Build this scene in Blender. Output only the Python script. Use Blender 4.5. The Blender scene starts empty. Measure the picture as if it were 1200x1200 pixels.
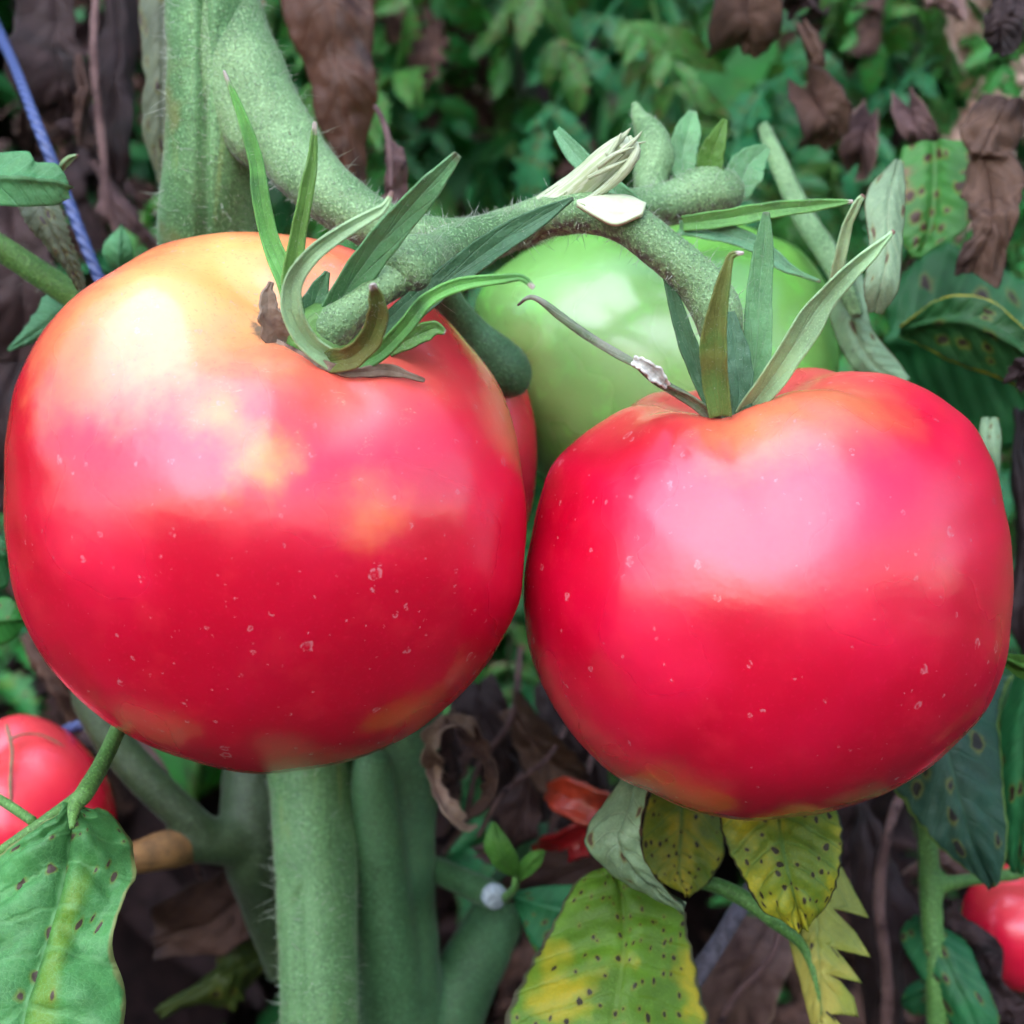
import bpy, bmesh, math, random
from mathutils import Vector, Matrix, noise as mnoise

random.seed(7)
S = bpy.context.scene
COL = S.collection
R = math.radians

# ------------------------------------------------------------------ camera, sky, sun, exposure
D = 0.32            # metres from the lens to the plane of the two ripe tomatoes
U = 0.00014         # metres per photo pixel in that plane
Z0 = 0.50           # height of the lens above the soil

cam_d = bpy.data.cameras.new('camera')
cam = bpy.data.objects.new('camera', cam_d)
COL.objects.link(cam)
cam.location = (0, -D, Z0)
cam.rotation_euler = (R(90), 0, 0)
cam_d.sensor_width = 36
cam_d.lens = 36 * D / (1200 * U)
cam_d.clip_start = 0.01
cam_d.clip_end = 500
cam_d.dof.use_dof = True
cam_d.dof.focus_distance = 0.305
cam_d.dof.aperture_fstop = 20
S.camera = cam

SUN_EL, SUN_AZ = R(45), R(-22)     # high behind the camera, a little to the left
world = bpy.data.worlds.new('World')
S.world = world
world.use_nodes = True
wn = world.node_tree
wn.nodes.clear()
sky = wn.nodes.new('ShaderNodeTexSky')
sky.sky_type = 'NISHITA'
sky.sun_disc = False
sky.sun_elevation = SUN_EL
sky.sun_rotation = R(180) - SUN_AZ
sky.air_density = 1.6
sky.dust_density = 0.4
bgn = wn.nodes.new('ShaderNodeBackground')
bgn.inputs['Strength'].default_value = 0.12
wo = wn.nodes.new('ShaderNodeOutputWorld')
wn.links.new(sky.outputs[0], bgn.inputs[0])
wn.links.new(bgn.outputs[0], wo.inputs[0])

sun_d = bpy.data.lights.new('sun', 'SUN')
sun_d.energy = 1.5
sun_d.angle = R(78)
sun_d.color = (1.0, 0.99, 0.975)
sun = bpy.data.objects.new('sun', sun_d)
COL.objects.link(sun)
to_sun = Vector((math.sin(SUN_AZ) * math.cos(SUN_EL), -math.cos(SUN_AZ) * math.cos(SUN_EL), math.sin(SUN_EL)))
sun.rotation_euler = to_sun.to_track_quat('Z', 'Y').to_euler()
sun.location = to_sun * 3

S.view_settings.view_transform = 'Standard'
S.view_settings.look = 'None'
S.view_settings.gamma = 1
S.view_settings.use_curve_mapping = False
S.view_settings.exposure = 1.66
S.render.engine = 'CYCLES'
S.cycles.use_denoising = True
S.cycles.max_bounces = 5
S.cycles.diffuse_bounces = 3
S.cycles.glossy_bounces = 2
S.cycles.transmission_bounces = 3
S.cycles.use_adaptive_sampling = True
S.cycles.adaptive_threshold = 0.05
S.cycles.adaptive_min_samples = 12

# ------------------------------------------------------------------ helpers
def W(px, py, d=0.0):
    s = U * (D + d) / D
    return Vector(((px - 600) * s, d, Z0 + (600 - py) * s))

def us(d):
    return U * (D + d) / D

ALB = 0.62           # picture colours to surface albedo
def c(r, g, b):
    f = lambda v: (v / 255 / 12.92) if v <= 10 else ((v / 255 + 0.055) / 1.055) ** 2.4
    return (ALB * f(r), ALB * f(g), ALB * f(b), 1)

def tag(o, label=None, cat=None, group=None, kind=None):
    if label: o['label'] = label
    if cat: o['category'] = cat
    if group: o['group'] = group
    if kind: o['kind'] = kind
    return o

def empty(name, loc, label, cat, group=None):
    o = bpy.data.objects.new(name, None)
    o.empty_display_size = 0.01
    COL.objects.link(o)
    o.location = loc
    return tag(o, label, cat, group)

def link(name, me, mat, parent=None, smooth=True):
    """one mesh object; mesh data is in world coordinates and re-based on the parent"""
    o = bpy.data.objects.new(name, me)
    COL.objects.link(o)
    if mat is not None and not me.materials:
        me.materials.append(mat)
    if smooth:
        me.polygons.foreach_set('use_smooth', [True] * len(me.polygons))
    if parent is not None:
        o.parent = parent
        o.matrix_parent_inverse = Matrix.Identity(4)
        off = Vector((0, 0, 0))
        p = parent
        while p is not None:
            off += p.location
            p = p.parent
        o.location = -off
    return o

def recentre(o):
    """put a top-level mesh object's origin at its geometry"""
    me = o.data
    n = len(me.vertices)
    ctr = sum((v.co for v in me.vertices), Vector()) / n
    me.transform(Matrix.Translation(-ctr))
    o.location = o.location + ctr
    return o

def cr(pts, n):
    """Catmull-Rom through tuples, n+1 samples"""
    k = len(pts)
    out = []
    for i in range(n + 1):
        t = i / n * (k - 1)
        j = min(int(t), k - 2)
        f = t - j
        p1, p2 = pts[j], pts[j + 1]
        p0 = pts[j - 1] if j > 0 else tuple(2 * a - b for a, b in zip(p1, p2))
        p3 = pts[j + 2] if j + 2 < k else tuple(2 * a - b for a, b in zip(p2, p1))
        out.append(tuple(0.5 * (2 * b + (cc - a) * f + (2 * a - 5 * b + 4 * cc - dd) * f * f + (3 * b - a - 3 * cc + dd) * f ** 3)
                         for a, b, cc, dd in zip(p0, p1, p2, p3)))
    return out

def lerp_pts(pts, n):
    k = len(pts)
    out = []
    for i in range(n + 1):
        t = i / n * (k - 1)
        j = min(int(t), k - 2)
        f = t - j
        out.append(tuple(a + (b - a) * f for a, b in zip(pts[j], pts[j + 1])))
    return out

def nz(v, s=1.0):
    return mnoise.noise(Vector(v) * s)

def tube_mesh(paths, seg=18, step=60, lump=0.0, ridges=None, name='tube', closed=True):
    """tubes through (px,py,depth,radius_px) points; UV u along, v around"""
    bm = bmesh.new()
    uv = bm.loops.layers.uv.new('UVMap')
    for pts in paths:
        sm = cr(pts, step)
        P = [W(a[0], a[1], a[2]) for a in sm]
        Rr = [max(a[3], 0.2) * us(a[2]) for a in sm]
        rings = []
        nprev = None
        L = 0
        Ls = []
        for i, p in enumerate(P):
            t = (P[min(i + 1, len(P) - 1)] - P[max(i - 1, 0)]).normalized()
            if nprev is None:
                a = Vector((0, -1, 0))
                if abs(a.dot(t)) > 0.95: a = Vector((1, 0, 0))
                nrm = (a - t * a.dot(t)).normalized()
            else:
                nrm = (nprev - t * nprev.dot(t)).normalized()
            nprev = nrm
            b = t.cross(nrm)
            if i: L += (p - P[i - 1]).length
            Ls.append(L)
            ring = []
            for k in range(seg):
                a = 2 * math.pi * k / seg
                r = Rr[i]
                if ridges:
                    r *= 1 + ridges[1] * math.cos(ridges[0] * a + 0.6) + 0.4 * ridges[1] * math.cos((ridges[0] + 2) * a + 2)
                q = p + (nrm * math.cos(a) + b * math.sin(a)) * r
                if lump:
                    q += (q - p).normalized() * lump * r * (nz(q, 130) + 0.6 * nz(q, 330))
                ring.append(bm.verts.new(q))
            rings.append(ring)
        for i in range(len(rings) - 1):
            for k in range(seg):
                f = bm.faces.new((rings[i][k], rings[i][(k + 1) % seg], rings[i + 1][(k + 1) % seg], rings[i + 1][k]))
                vals = [(Ls[i] * 100, k / seg), (Ls[i] * 100, (k + 1) / seg), (Ls[i + 1] * 100, (k + 1) / seg), (Ls[i + 1] * 100, k / seg)]
                for lp, val in zip(f.loops, vals): lp[uv].uv = val
        if closed:
            for ring, pp, sgn in ((rings[0], P[0] - (P[1] - P[0]).normalized() * Rr[0] * 0.45, 1), (rings[-1], P[-1] + (P[-1] - P[-2]).normalized() * Rr[-1] * 0.45, -1)):
                cv = bm.verts.new(pp)
                for k in range(seg):
                    a, b2 = ring[k], ring[(k + 1) % seg]
                    bm.faces.new((b2, a, cv) if sgn > 0 else (a, b2, cv))
    bmesh.ops.recalc_face_normals(bm, faces=bm.faces)
    me = bpy.data.meshes.new(name)
    bm.to_mesh(me)
    bm.free()
    return me

def fuse(me, voxel=0.00045, smooth=8):
    """blend overlapping tubes into one organic skin"""
    o = bpy.data.objects.new('tmp', me)
    COL.objects.link(o)
    m = o.modifiers.new('r', 'REMESH'); m.mode = 'VOXEL'; m.voxel_size = voxel
    m2 = o.modifiers.new('s', 'SMOOTH'); m2.iterations = smooth; m2.factor = 0.5
    dg = bpy.context.evaluated_depsgraph_get()
    new = bpy.data.meshes.new_from_object(o.evaluated_get(dg))
    bpy.data.objects.remove(o)
    return new

def hairs(me_src, count, length, rad, mat, parent, name='hairs', lean=0.5, keep=None, seed=1, vary=0.6):
    rnd = random.Random(seed)
    polys = [p for p in me_src.polygons if keep is None or keep(p)]
    cum, tot = [], 0
    for p in polys:
        tot += p.area
        cum.append(tot)
    import bisect
    vs, fs = [], []
    for _ in range(count):
        p = polys[min(bisect.bisect(cum, rnd.random() * tot), len(polys) - 1)]
        vv = [me_src.vertices[i].co for i in p.vertices]
        w = [rnd.random() + 0.01 for _ in vv]
        sw = sum(w)
        root = sum((v * (a / sw) for v, a in zip(vv, w)), Vector())
        n = p.normal.copy()
        dr = (n + Vector((rnd.gauss(0, lean), rnd.gauss(0, lean), rnd.gauss(0, lean)))).normalized()
        if dr.dot(n) < 0.15: continue
        ln = length * (1 - vary + 2 * vary * rnd.random() ** 2)
        bend = Vector((rnd.gauss(0, 1), rnd.gauss(0, 1), rnd.gauss(0, 1))) * ln * 0.18
        a = dr.orthogonal().normalized()
        b = dr.cross(a)
        base = len(vs)
        root -= n * rad
        for f, rr in ((0, 1.0), (0.5, 0.75)):
            cpt = root + dr * ln * f + bend * f * f
            for k in range(3):
                an = 2.0944 * k
                vs.append(cpt + (a * math.cos(an) + b * math.sin(an)) * rad * rr)
        vs.append(root + dr * ln + bend)
        for k in range(3):
            k2 = (k + 1) % 3
            fs.append((base + k, base + k2, base + 3 + k2, base + 3 + k))
            fs.append((base + 3 + k, base + 3 + k2, base + 6))
    me = bpy.data.meshes.new(name)
    me.from_pydata(vs, [], fs)
    o = link(name, me, mat, parent)
    o['kind'] = 'stuff'
    return o

def blade_mesh(Lp, Mp, Rp, n=48, k=8, serr=(0, 0), veins=9, bulge=0.0006, ruffle=0.0, seed=0, name='blade', linear=False, thick=0.00022, curl=0.0, crumple=0.0):
    """leaf surface between left edge, midrib, right edge (px,py,depth lists)"""
    rs = lerp_pts if linear else cr
    Ls, Ms, Rs = rs(Lp, n), cr(Mp, n), rs(Rp, n)
    Ms2 = []
    for a, b, e in zip(Ls, Ms, Rs):          # keep the fold along the midrib shallow
        av = (a[2] + e[2]) / 2
        hw = 0.5 * math.hypot(e[0] - a[0], e[1] - a[1]) * us(av)
        off = b[2] - av
        lim = 0.45 * hw
        Ms2.append((b[0], b[1], av + lim * math.tanh(off / lim) if lim > 1e-6 else av))
    Lw = [W(*p) for p in Ls]
    Mw = [W(*p) for p in Ms2]
    Rw = [W(*p) for p in Rs]
    rows = []
    cols = 2 * k + 1
    for i in range(n + 1):
        t = i / n
        row = []
        for j in range(cols):
            s = (j - k) / k
            e = Lw[i] if s < 0 else Rw[i]
            a = abs(s)
            q = Mw[i].lerp(e, a)
            if serr[0] and a > 0:
                fr = (t * serr[1] + (0.35 if s < 0 else 0.0)) % 1.0
                tooth = (1 - abs(2 * fr - 1)) ** 0.8
                amp = serr[0] * (0.7 + 0.6 * nz((t * 9, s, seed))) * math.sin(math.pi * min(1, max(0, t * 1.02)))
                q = q - (e - Mw[i]) * (a ** 2) * amp * tooth
            row.append(q)
        rows.append(row)
    disp = []
    for i in range(n + 1):
        for j in range(cols):
            s = (j - k) / k
            t = i / n
            i0, i1 = max(i - 1, 0), min(i + 1, n)
            j0, j1 = max(j - 1, 0), min(j + 1, cols - 1)
            tv = rows[i1][j] - rows[i0][j]
            sv = rows[i][j1] - rows[i][j0]
            nn = tv.cross(sv)
            nn = nn.normalized() if nn.length > 1e-12 else Vector((0, -1, 0))
            a = abs(s)
            ph = (t * veins - a * 1.6)
            h = bulge * (abs(math.sin(math.pi * ph)) ** 0.6) * min(1, a * 3) * (1.15 - a)
            h -= bulge * 0.9 * math.exp(-(a / 0.08) ** 2)
            q = rows[i][j]
            h += ruffle * a * nz((q.x * 70 + seed * 3.1, q.y * 70, q.z * 70)) + 0.35 * bulge * nz((q.x * 400 + seed, q.y * 400, q.z * 400))
            h += curl * a * a
            if crumple:
                w3 = Vector((q.x + seed * 0.37, q.y, q.z + seed * 0.11))
                h += crumple * (1.2 * nz(w3, 90) + 0.8 * abs(nz(w3, 190)) + 0.35 * nz(w3, 480))
                q = q + Vector((nz(w3, 120), nz(w3 + Vector((5, 5, 5)), 120), nz(w3 + Vector((9, 1, 4)), 120))) * crumple * 0.9
            disp.append(q + nn * h)
    faces = []
    uvs = []
    for i in range(n):
        for j in range(cols - 1):
            faces.append((i * cols + j, i * cols + j + 1, (i + 1) * cols + j + 1, (i + 1) * cols + j))
            uvs += [(i / n, (j - k) / k), (i / n, (j + 1 - k) / k), ((i + 1) / n, (j + 1 - k) / k), ((i + 1) / n, (j - k) / k)]
    me = bpy.data.meshes.new(name)
    me.from_pydata(disp, [], faces)
    ul = me.uv_layers.new(name='UVMap')
    for lp, u in zip(ul.data, uvs): lp.uv = u
    me['thick'] = thick
    return me

def leaf(name, Lp, Mp, Rp, mat, parent=None, **kw):
    me = blade_mesh(Lp, Mp, Rp, name=name, **kw)
    o = link(name, me, mat, parent)
    m = o.modifiers.new('thickness', 'SOLIDIFY')
    m.thickness = me['thick']
    m.offset = 0
    return o

def strip(name, pts, mat, parent, cup=0.5, roll=0.0, twist=0.0, n=44, k=5, thick=0.00045, seed=0, prof=None, wob=0.25, fuzz=0):
    """sepal-like strip: (px,py,depth,half_width_px); cup bends edges toward the viewer"""
    sm = cr(pts, n)
    P = [W(a[0], a[1], a[2]) for a in sm]
    vs, uvs, fs = [], [], []
    cols = 2 * k + 1
    for i, p in enumerate(P):
        t = (P[min(i + 1, n)] - P[max(i - 1, 0)]).normalized()
        vdir = (Vector((0, -D, Z0)) - p).normalized()
        side = t.cross(vdir)
        side = side.normalized() if side.length > 1e-6 else Vector((1, 0, 0))
        up = side.cross(t).normalized()
        an = roll + twist * i / n + 0.12 * nz((i * 0.15, seed, 0))
        sd = side * math.cos(an) + up * math.sin(an)
        un = up * math.cos(an) - side * math.sin(an)
        hw = 1.06 * max(sm[i][3], 0.3) * us(sm[i][2]) * (1 + wob * 0.5 * nz((i * 0.22, seed * 3.3, 5)))
        ca = cup * (1 + 0.3 * nz((i * 0.1, seed, 9)))
        for j in range(cols):
            s = (j - k) / k
            if abs(ca) > 1e-3:
                x = math.sin(s * ca) / ca
                y = (1 - math.cos(s * ca)) / ca
            else:
                x, y = s, 0
            q = p + sd * (x * hw) + un * (y * hw) - un * hw * 0.10 * math.exp(-(s / 0.15) ** 2)
            q += un * hw * 0.10 * nz(q, 600)
            vs.append(q)
    for i in range(n):
        for j in range(cols - 1):
            fs.append((i * cols + j, i * cols + j + 1, (i + 1) * cols + j + 1, (i + 1) * cols + j))
            uvs += [(i / n, (j - k) / k), (i / n, (j + 1 - k) / k), ((i + 1) / n, (j + 1 - k) / k), ((i + 1) / n, (j - k) / k)]
    me = bpy.data.meshes.new(name)
    me.from_pydata(vs, [], fs)
    ul = me.uv_layers.new(name='UVMap')
    for lp, u in zip(ul.data, uvs): lp.uv = u
    o = link(name, me, mat, parent)
    m = o.modifiers.new('thickness', 'SOLIDIFY')
    m.thickness = thick
    m.offset = 0
    b = o.modifiers.new('round', 'SUBSURF')
    b.levels = 1; b.render_levels = 1
    if fuzz: hairs(me, fuzz, 0.0007, 0.000024, M['hair'], o, seed=seed + 200, lean=0.9)
    return o

# ------------------------------------------------------------------ material helper
class G:
    def __init__(s, name):
        s.m = bpy.data.materials.new(name)
        s.m.use_nodes = True
        s.t = s.m.node_tree
        s.t.nodes.clear()
        s.out = s.t.nodes.new('ShaderNodeOutputMaterial')
    def n(s, ty, **kw):
        x = s.t.nodes.new(ty)
        for a, v in kw.items(): setattr(x, a, v)
        return x
    def put(s, sock, v):
        if v is None: return
        if isinstance(v, bpy.types.NodeSocket): s.t.links.new(v, sock)
        else:
            if sock.type == 'RGBA' and len(v) == 3: v = (*v, 1)
            if sock.type == 'VECTOR' and not isinstance(v, (int, float)) and len(v) == 4: v = v[:3]
            sock.default_value = v
    def ma(s, op, a, b=None, cc=None, clamp=False):
        x = s.n('ShaderNodeMath', operation=op, use_clamp=clamp)
        s.put(x.inputs[0], a); s.put(x.inputs[1], b); s.put(x.inputs[2], cc)
        return x.outputs[0]
    def vm(s, op, a, b=None, scale=None):
        x = s.n('ShaderNodeVectorMath', operation=op)
        s.put(x.inputs[0], a); s.put(x.inputs[1], b)
        if scale is not None: s.put(x.inputs['Scale'], scale)
        return x.outputs['Value'] if op in ('LENGTH', 'DISTANCE', 'DOT_PRODUCT') else x.outputs[0]
    def mix(s, f, a, b, mode='MIX'):
        x = s.n('ShaderNodeMix', data_type='RGBA', blend_type=mode)
        s.put(x.inputs[0], f); s.put(x.inputs[6], a); s.put(x.inputs[7], b)
        return x.outputs[2]
    def ss(s, v, lo, hi, a=0.0, b=1.0):
        x = s.n('ShaderNodeMapRange', interpolation_type='SMOOTHSTEP')
        s.put(x.inputs[0], v)
        for i, q in enumerate((lo, hi, a, b)): s.put(x.inputs[i + 1], q)
        return x.outputs[0]
    def noise(s, vec, scale, detail=3, rough=0.55, dist=0.0):
        x = s.n('ShaderNodeTexNoise')
        s.put(x.inputs['Vector'], vec); x.inputs['Scale'].default_value = scale
        x.inputs['Detail'].default_value = detail; x.inputs['Roughness'].default_value = rough
        x.inputs['Distortion'].default_value = dist
        return x.outputs['Fac'], x.outputs['Color']
    def vor(s, vec, scale, feature='F1', rand=1.0, dim='3D'):
        x = s.n('ShaderNodeTexVoronoi', feature=feature, voronoi_dimensions=dim)
        s.put(x.inputs['Vector'], vec); x.inputs['Scale'].default_value = scale
        x.inputs['Randomness'].default_value = rand
        return x
    def bump(s, h, strength, dist, nrm=None):
        x = s.n('ShaderNodeBump')
        s.put(x.inputs['Height'], h); x.inputs['Strength'].default_value = strength; x.inputs['Distance'].default_value = dist
        s.put(x.inputs['Normal'], nrm)
        return x.outputs[0]
    def pbr(s, **kw):
        x = s.n('ShaderNodeBsdfPrincipled')
        for a, v in kw.items(): s.put(x.inputs[a], v)
        return x
    def obj(s): return s.n('ShaderNodeTexCoord').outputs['Object']
    def uv(s):
        x = s.n('ShaderNodeSeparateXYZ')
        s.t.links.new(s.n('ShaderNodeTexCoord').outputs['UV'], x.inputs[0])
        return x.outputs[0], x.outputs[1]
    def rnd(s): return s.n('ShaderNodeObjectInfo').outputs['Random']
    def done(s, sh):
        s.t.links.new(sh if isinstance(sh, bpy.types.NodeSocket) else sh.outputs[0], s.out.inputs[0])
        return s.m

def stem_mat(name, base, light, purple=0.0, brown=None, streak=False):
    g = G(name)
    v = g.obj()
    big, _ = g.noise(v, 60, 3)
    col = g.mix(g.ss(big, 0.3, 0.7), base, light)
    if streak:
        u, w = g.uv()
        cx = g.n('ShaderNodeCombineXYZ')
        g.put(cx.inputs[0], g.ma('MULTIPLY', u, 0.35)); g.put(cx.inputs[1], g.ma('MULTIPLY', w, 14.0))
        sn, _ = g.noise(cx.outputs[0], 1.0, 3, 0.6)
        col = g.mix(g.ss(sn, 0.54, 0.72, 0, 0.35), col, [x * 0.55 for x in base[:3]])
        col = g.mix(g.ss(sn, 0.42, 0.28, 0, 0.45), col, c(158, 176, 92))
    fine, fc = g.noise(v, 2100, 1, 0.5)
    col = g.mix(g.ss(fine, 0.54, 0.68, 0, 0.42), col, [min(1, x * 2.0 + 0.05) for x in light[:3]])
    sp0 = g.n('ShaderNodeSeparateColor'); g.t.links.new(fc, sp0.inputs[0])
    col = g.mix(g.ss(sp0.outputs[1], 0.53, 0.68, 0, 0.5), col, [x * 0.30 for x in base[:3]])
    if purple:
        geo = g.n('ShaderNodeNewGeometry')
        sp = g.n('ShaderNodeSeparateXYZ'); g.t.links.new(geo.outputs['Normal'], sp.inputs[0])
        pn, _ = g.noise(v, 900, 3)
        f = g.ma('MULTIPLY', g.ss(sp.outputs[2], -0.1, -0.75), g.ss(pn, 0.35, 0.6))
        col = g.mix(g.ma('MULTIPLY', f, purple), col, c(74, 52, 60))
    if brown:
        bn, _ = g.noise(v, 45, 3)
        col = g.mix(g.ss(bn, 0.62, 0.72, 0, 0.7), col, brown)
    lump, _ = g.noise(v, 300, 2)
    b2 = g.bump(g.ma('ADD', lump, g.ma('MULTIPLY', fine, 0.6)), 0.5, 0.0007)
    p = g.pbr(**{'Base Color': col, 'Roughness': 0.62, 'Normal': b2, 'Sheen Weight': 0.08, 'Sheen Roughness': 0.4})
    return g.done(p)

def leaf_mat(name, base, vein, alt=None, alt_amt=0.5, spots=0.0, spot_col=None, spot_scale=220, edge=None, tip=None, rough=0.55,
             trans=0.25, band=None, nv=9, vary=0.25, spot_size=0.2, vein_w=0.5, spot_uv=(7, 2.6), cheap=False):
    g = G(name)
    u, s = g.uv()
    v = g.vm('ADD', g.obj(), g.vm('SCALE', (3.1, 7.7, 5.3), scale=g.rnd()))
    a = g.ma('ABSOLUTE', s)
    big, _ = g.noise(v, 90, 4, 0.6)
    col = g.mix(g.ss(big, 0.3, 0.7), [x * 0.72 for x in base[:3]], [min(1, x * 1.2) for x in base[:3]])
    if alt is not None:
        an, _ = g.noise(v, 45, 3, 0.6, 0.4)
        lo = 0.72 - 0.4 * alt_amt
        col = g.mix(g.ss(an, lo, lo + 0.14), col, alt)
    if band is not None:     # (s0, s1, t0, colour): a stripe of the blade gone yellow
        f = g.ma('MULTIPLY', g.ma('MULTIPLY', g.ss(g.ma('ADD', s, g.ma('MULTIPLY', big, 0.2)), band[0], band[0] + 0.2), g.ss(g.ma('ADD', s, g.ma('MULTIPLY', big, 0.2)), band[1] + 0.2, band[1])), g.ss(u, band[2] - 0.05, band[2] + 0.12))
        col = g.mix(f, col, band[3])
    # veins
    wob, _ = g.noise(v, 160, 2)
    ph = g.ma('FRACT', g.ma('ADD', g.ma('SUBTRACT', g.ma('MULTIPLY', u, float(nv)), g.ma('MULTIPLY', a, 1.6)), g.ma('MULTIPLY', wob, 0.35)))
    dist = g.ma('MINIMUM', ph, g.ma('SUBTRACT', 1.0, ph))
    v1 = g.ss(dist, 0.10, 0.02)
    v2 = g.ss(a, 0.07, 0.02)
    vv = g.ma('MAXIMUM', g.ma('MULTIPLY', v1, 0.6), v2)
    col = g.mix(g.ma('MULTIPLY', vv, vein_w), col, vein)
    if not cheap:
        net = g.vor(v, 900, 'DISTANCE_TO_EDGE').outputs['Distance']
        col = g.mix(g.ss(net, 0.12, 0.0, 0, 0.22 * vein_w * 2), col, vein)
        fuzz, _ = g.noise(v, 3500, 1)
        col = g.mix(g.ss(fuzz, 0.55, 0.75, 0, 0.3), col, [min(1, x * 1.8 + 0.03) for x in base[:3]])
    if spots:
        cu = g.n('ShaderNodeCombineXYZ')
        g.put(cu.inputs[0], g.ma('MULTIPLY', u, float(spot_uv[0]))); g.put(cu.inputs[1], g.ma('MULTIPLY', s, float(spot_uv[1])))
        vo = g.vor(g.vm('ADD', cu.outputs[0], g.vm('ADD', g.vm('SCALE', g.noise(v, 500, 1)[1], scale=0.35), g.vm('SCALE', (31.0, 17.0, 0.0), scale=g.rnd()))), 1.0, dim='2D')
        sel = g.n('ShaderNodeSeparateColor'); g.t.links.new(vo.outputs['Color'], sel.inputs[0])
        on = g.ma('LESS_THAN', sel.outputs[0], spots)
        rad = g.ma('MULTIPLY', g.ma('ADD', 0.45, g.ma('MULTIPLY', sel.outputs[1], 0.9)), spot_size)
        d = g.ma('SUBTRACT', vo.outputs['Distance'], rad)
        sp = g.ma('MULTIPLY', on, g.ss(d, 0.05, -0.04))
        halo = g.ma('MULTIPLY', on, g.ss(d, 0.22, 0.0))
        col = g.mix(g.ma('MULTIPLY', halo, 0.45), col, c(150, 140, 40))
        col = g.mix(g.ma('MULTIPLY', sp, 0.95), col, spot_col or c(42, 26, 24))
    if edge is not None:
        en, _ = g.noise(v, 300, 3)
        col = g.mix(g.ss(g.ma('ADD', a, g.ma('MULTIPLY', g.ma('SUBTRACT', en, 0.5), 0.12)), 0.93, 0.985), col, edge)
    if tip is not None:
        tn, _ = g.noise(v, 700, 3)
        col = g.mix(g.ss(g.ma('ADD', u, g.ma('MULTIPLY', g.ma('SUBTRACT', tn, 0.5), 0.12)), tip[0], tip[0] + 0.05), col, tip[1])
    hs = g.n('ShaderNodeHueSaturation')
    g.put(hs.inputs['Color'], col)
    g.put(hs.inputs['Value'], g.ma('ADD', 1 - vary, g.ma('MULTIPLY', g.rnd(), 2 * vary)))
    g.put(hs.inputs['Hue'], g.ma('ADD', 0.485, g.ma('MULTIPLY', g.rnd(), 0.03)))
    col = hs.outputs[0]
    if cheap:
        b = None
    else:
        h = g.ma('SUBTRACT', g.ma('MULTIPLY', g.ss(net, 0.0, 0.3), 0.16), vv)
        b = g.bump(g.ma('ADD', h, g.ma('MULTIPLY', fuzz, 0.25)), 0.5, 0.0004)
    p = g.pbr(**{'Base Color': col, 'Roughness': rough, 'Normal': b, 'Specular IOR Level': 0.4})
    if trans:
        tr = g.n('ShaderNodeBsdfTranslucent')
        g.put(tr.inputs['Color'], g.mix(1.0, col, (1.0, 1.25, 0.55, 1), 'MULTIPLY'))
        mx = g.n('ShaderNodeMixShader')
        mx.inputs[0].default_value = trans
        g.t.links.new(p.outputs[0], mx.inputs[1]); g.t.links.new(tr.outputs[0], mx.inputs[2])
        return g.done(mx)
    return g.done(p)

def dry_mat(name, base, light, dark, rough=0.8, trans=0.1):
    g = G(name)
    v = g.vm('ADD', g.obj(), g.vm('SCALE', (3.1, 7.7, 5.3), scale=g.rnd()))
    a, _ = g.noise(v, 110, 5, 0.65, 0.5)
    col = g.mix(g.ss(a, 0.35, 0.65), base, light)
    b, _ = g.noise(v, 240, 3, 0.6)
    col = g.mix(g.ss(b, 0.55, 0.72), col, dark)
    hs = g.n('ShaderNodeHueSaturation')
    g.put(hs.inputs['Color'], col)
    g.put(hs.inputs['Value'], g.ma('ADD', 0.65, g.ma('MULTIPLY', g.rnd(), 0.7)))
    p = g.pbr(**{'Base Color': hs.outputs[0], 'Roughness': rough, 'Normal': g.bump(b, 0.8, 0.0012), 'Specular IOR Level': 0.3})
    tr = g.n('ShaderNodeBsdfTranslucent'); g.put(tr.inputs['Color'], hs.outputs[0])
    mx = g.n('ShaderNodeMixShader'); mx.inputs[0].default_value = trans
    g.t.links.new(p.outputs[0], mx.inputs[1]); g.t.links.new(tr.outputs[0], mx.inputs[2])
    return g.done(mx)

def plain_mat(name, col, rough=0.6, nscale=400, amt=0.3, **kw):
    g = G(name)
    v = g.obj()
    n, _ = g.noise(v, nscale, 4)
    cc = g.mix(g.ss(n, 0.3, 0.7), [x * (1 - amt) for x in col[:3]], [min(1, x * (1 + amt)) for x in col[:3]])
    return g.done(g.pbr(**{'Base Color': cc, 'Roughness': rough, 'Normal': g.bump(n, 0.3, 0.0004), **kw}))

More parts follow.
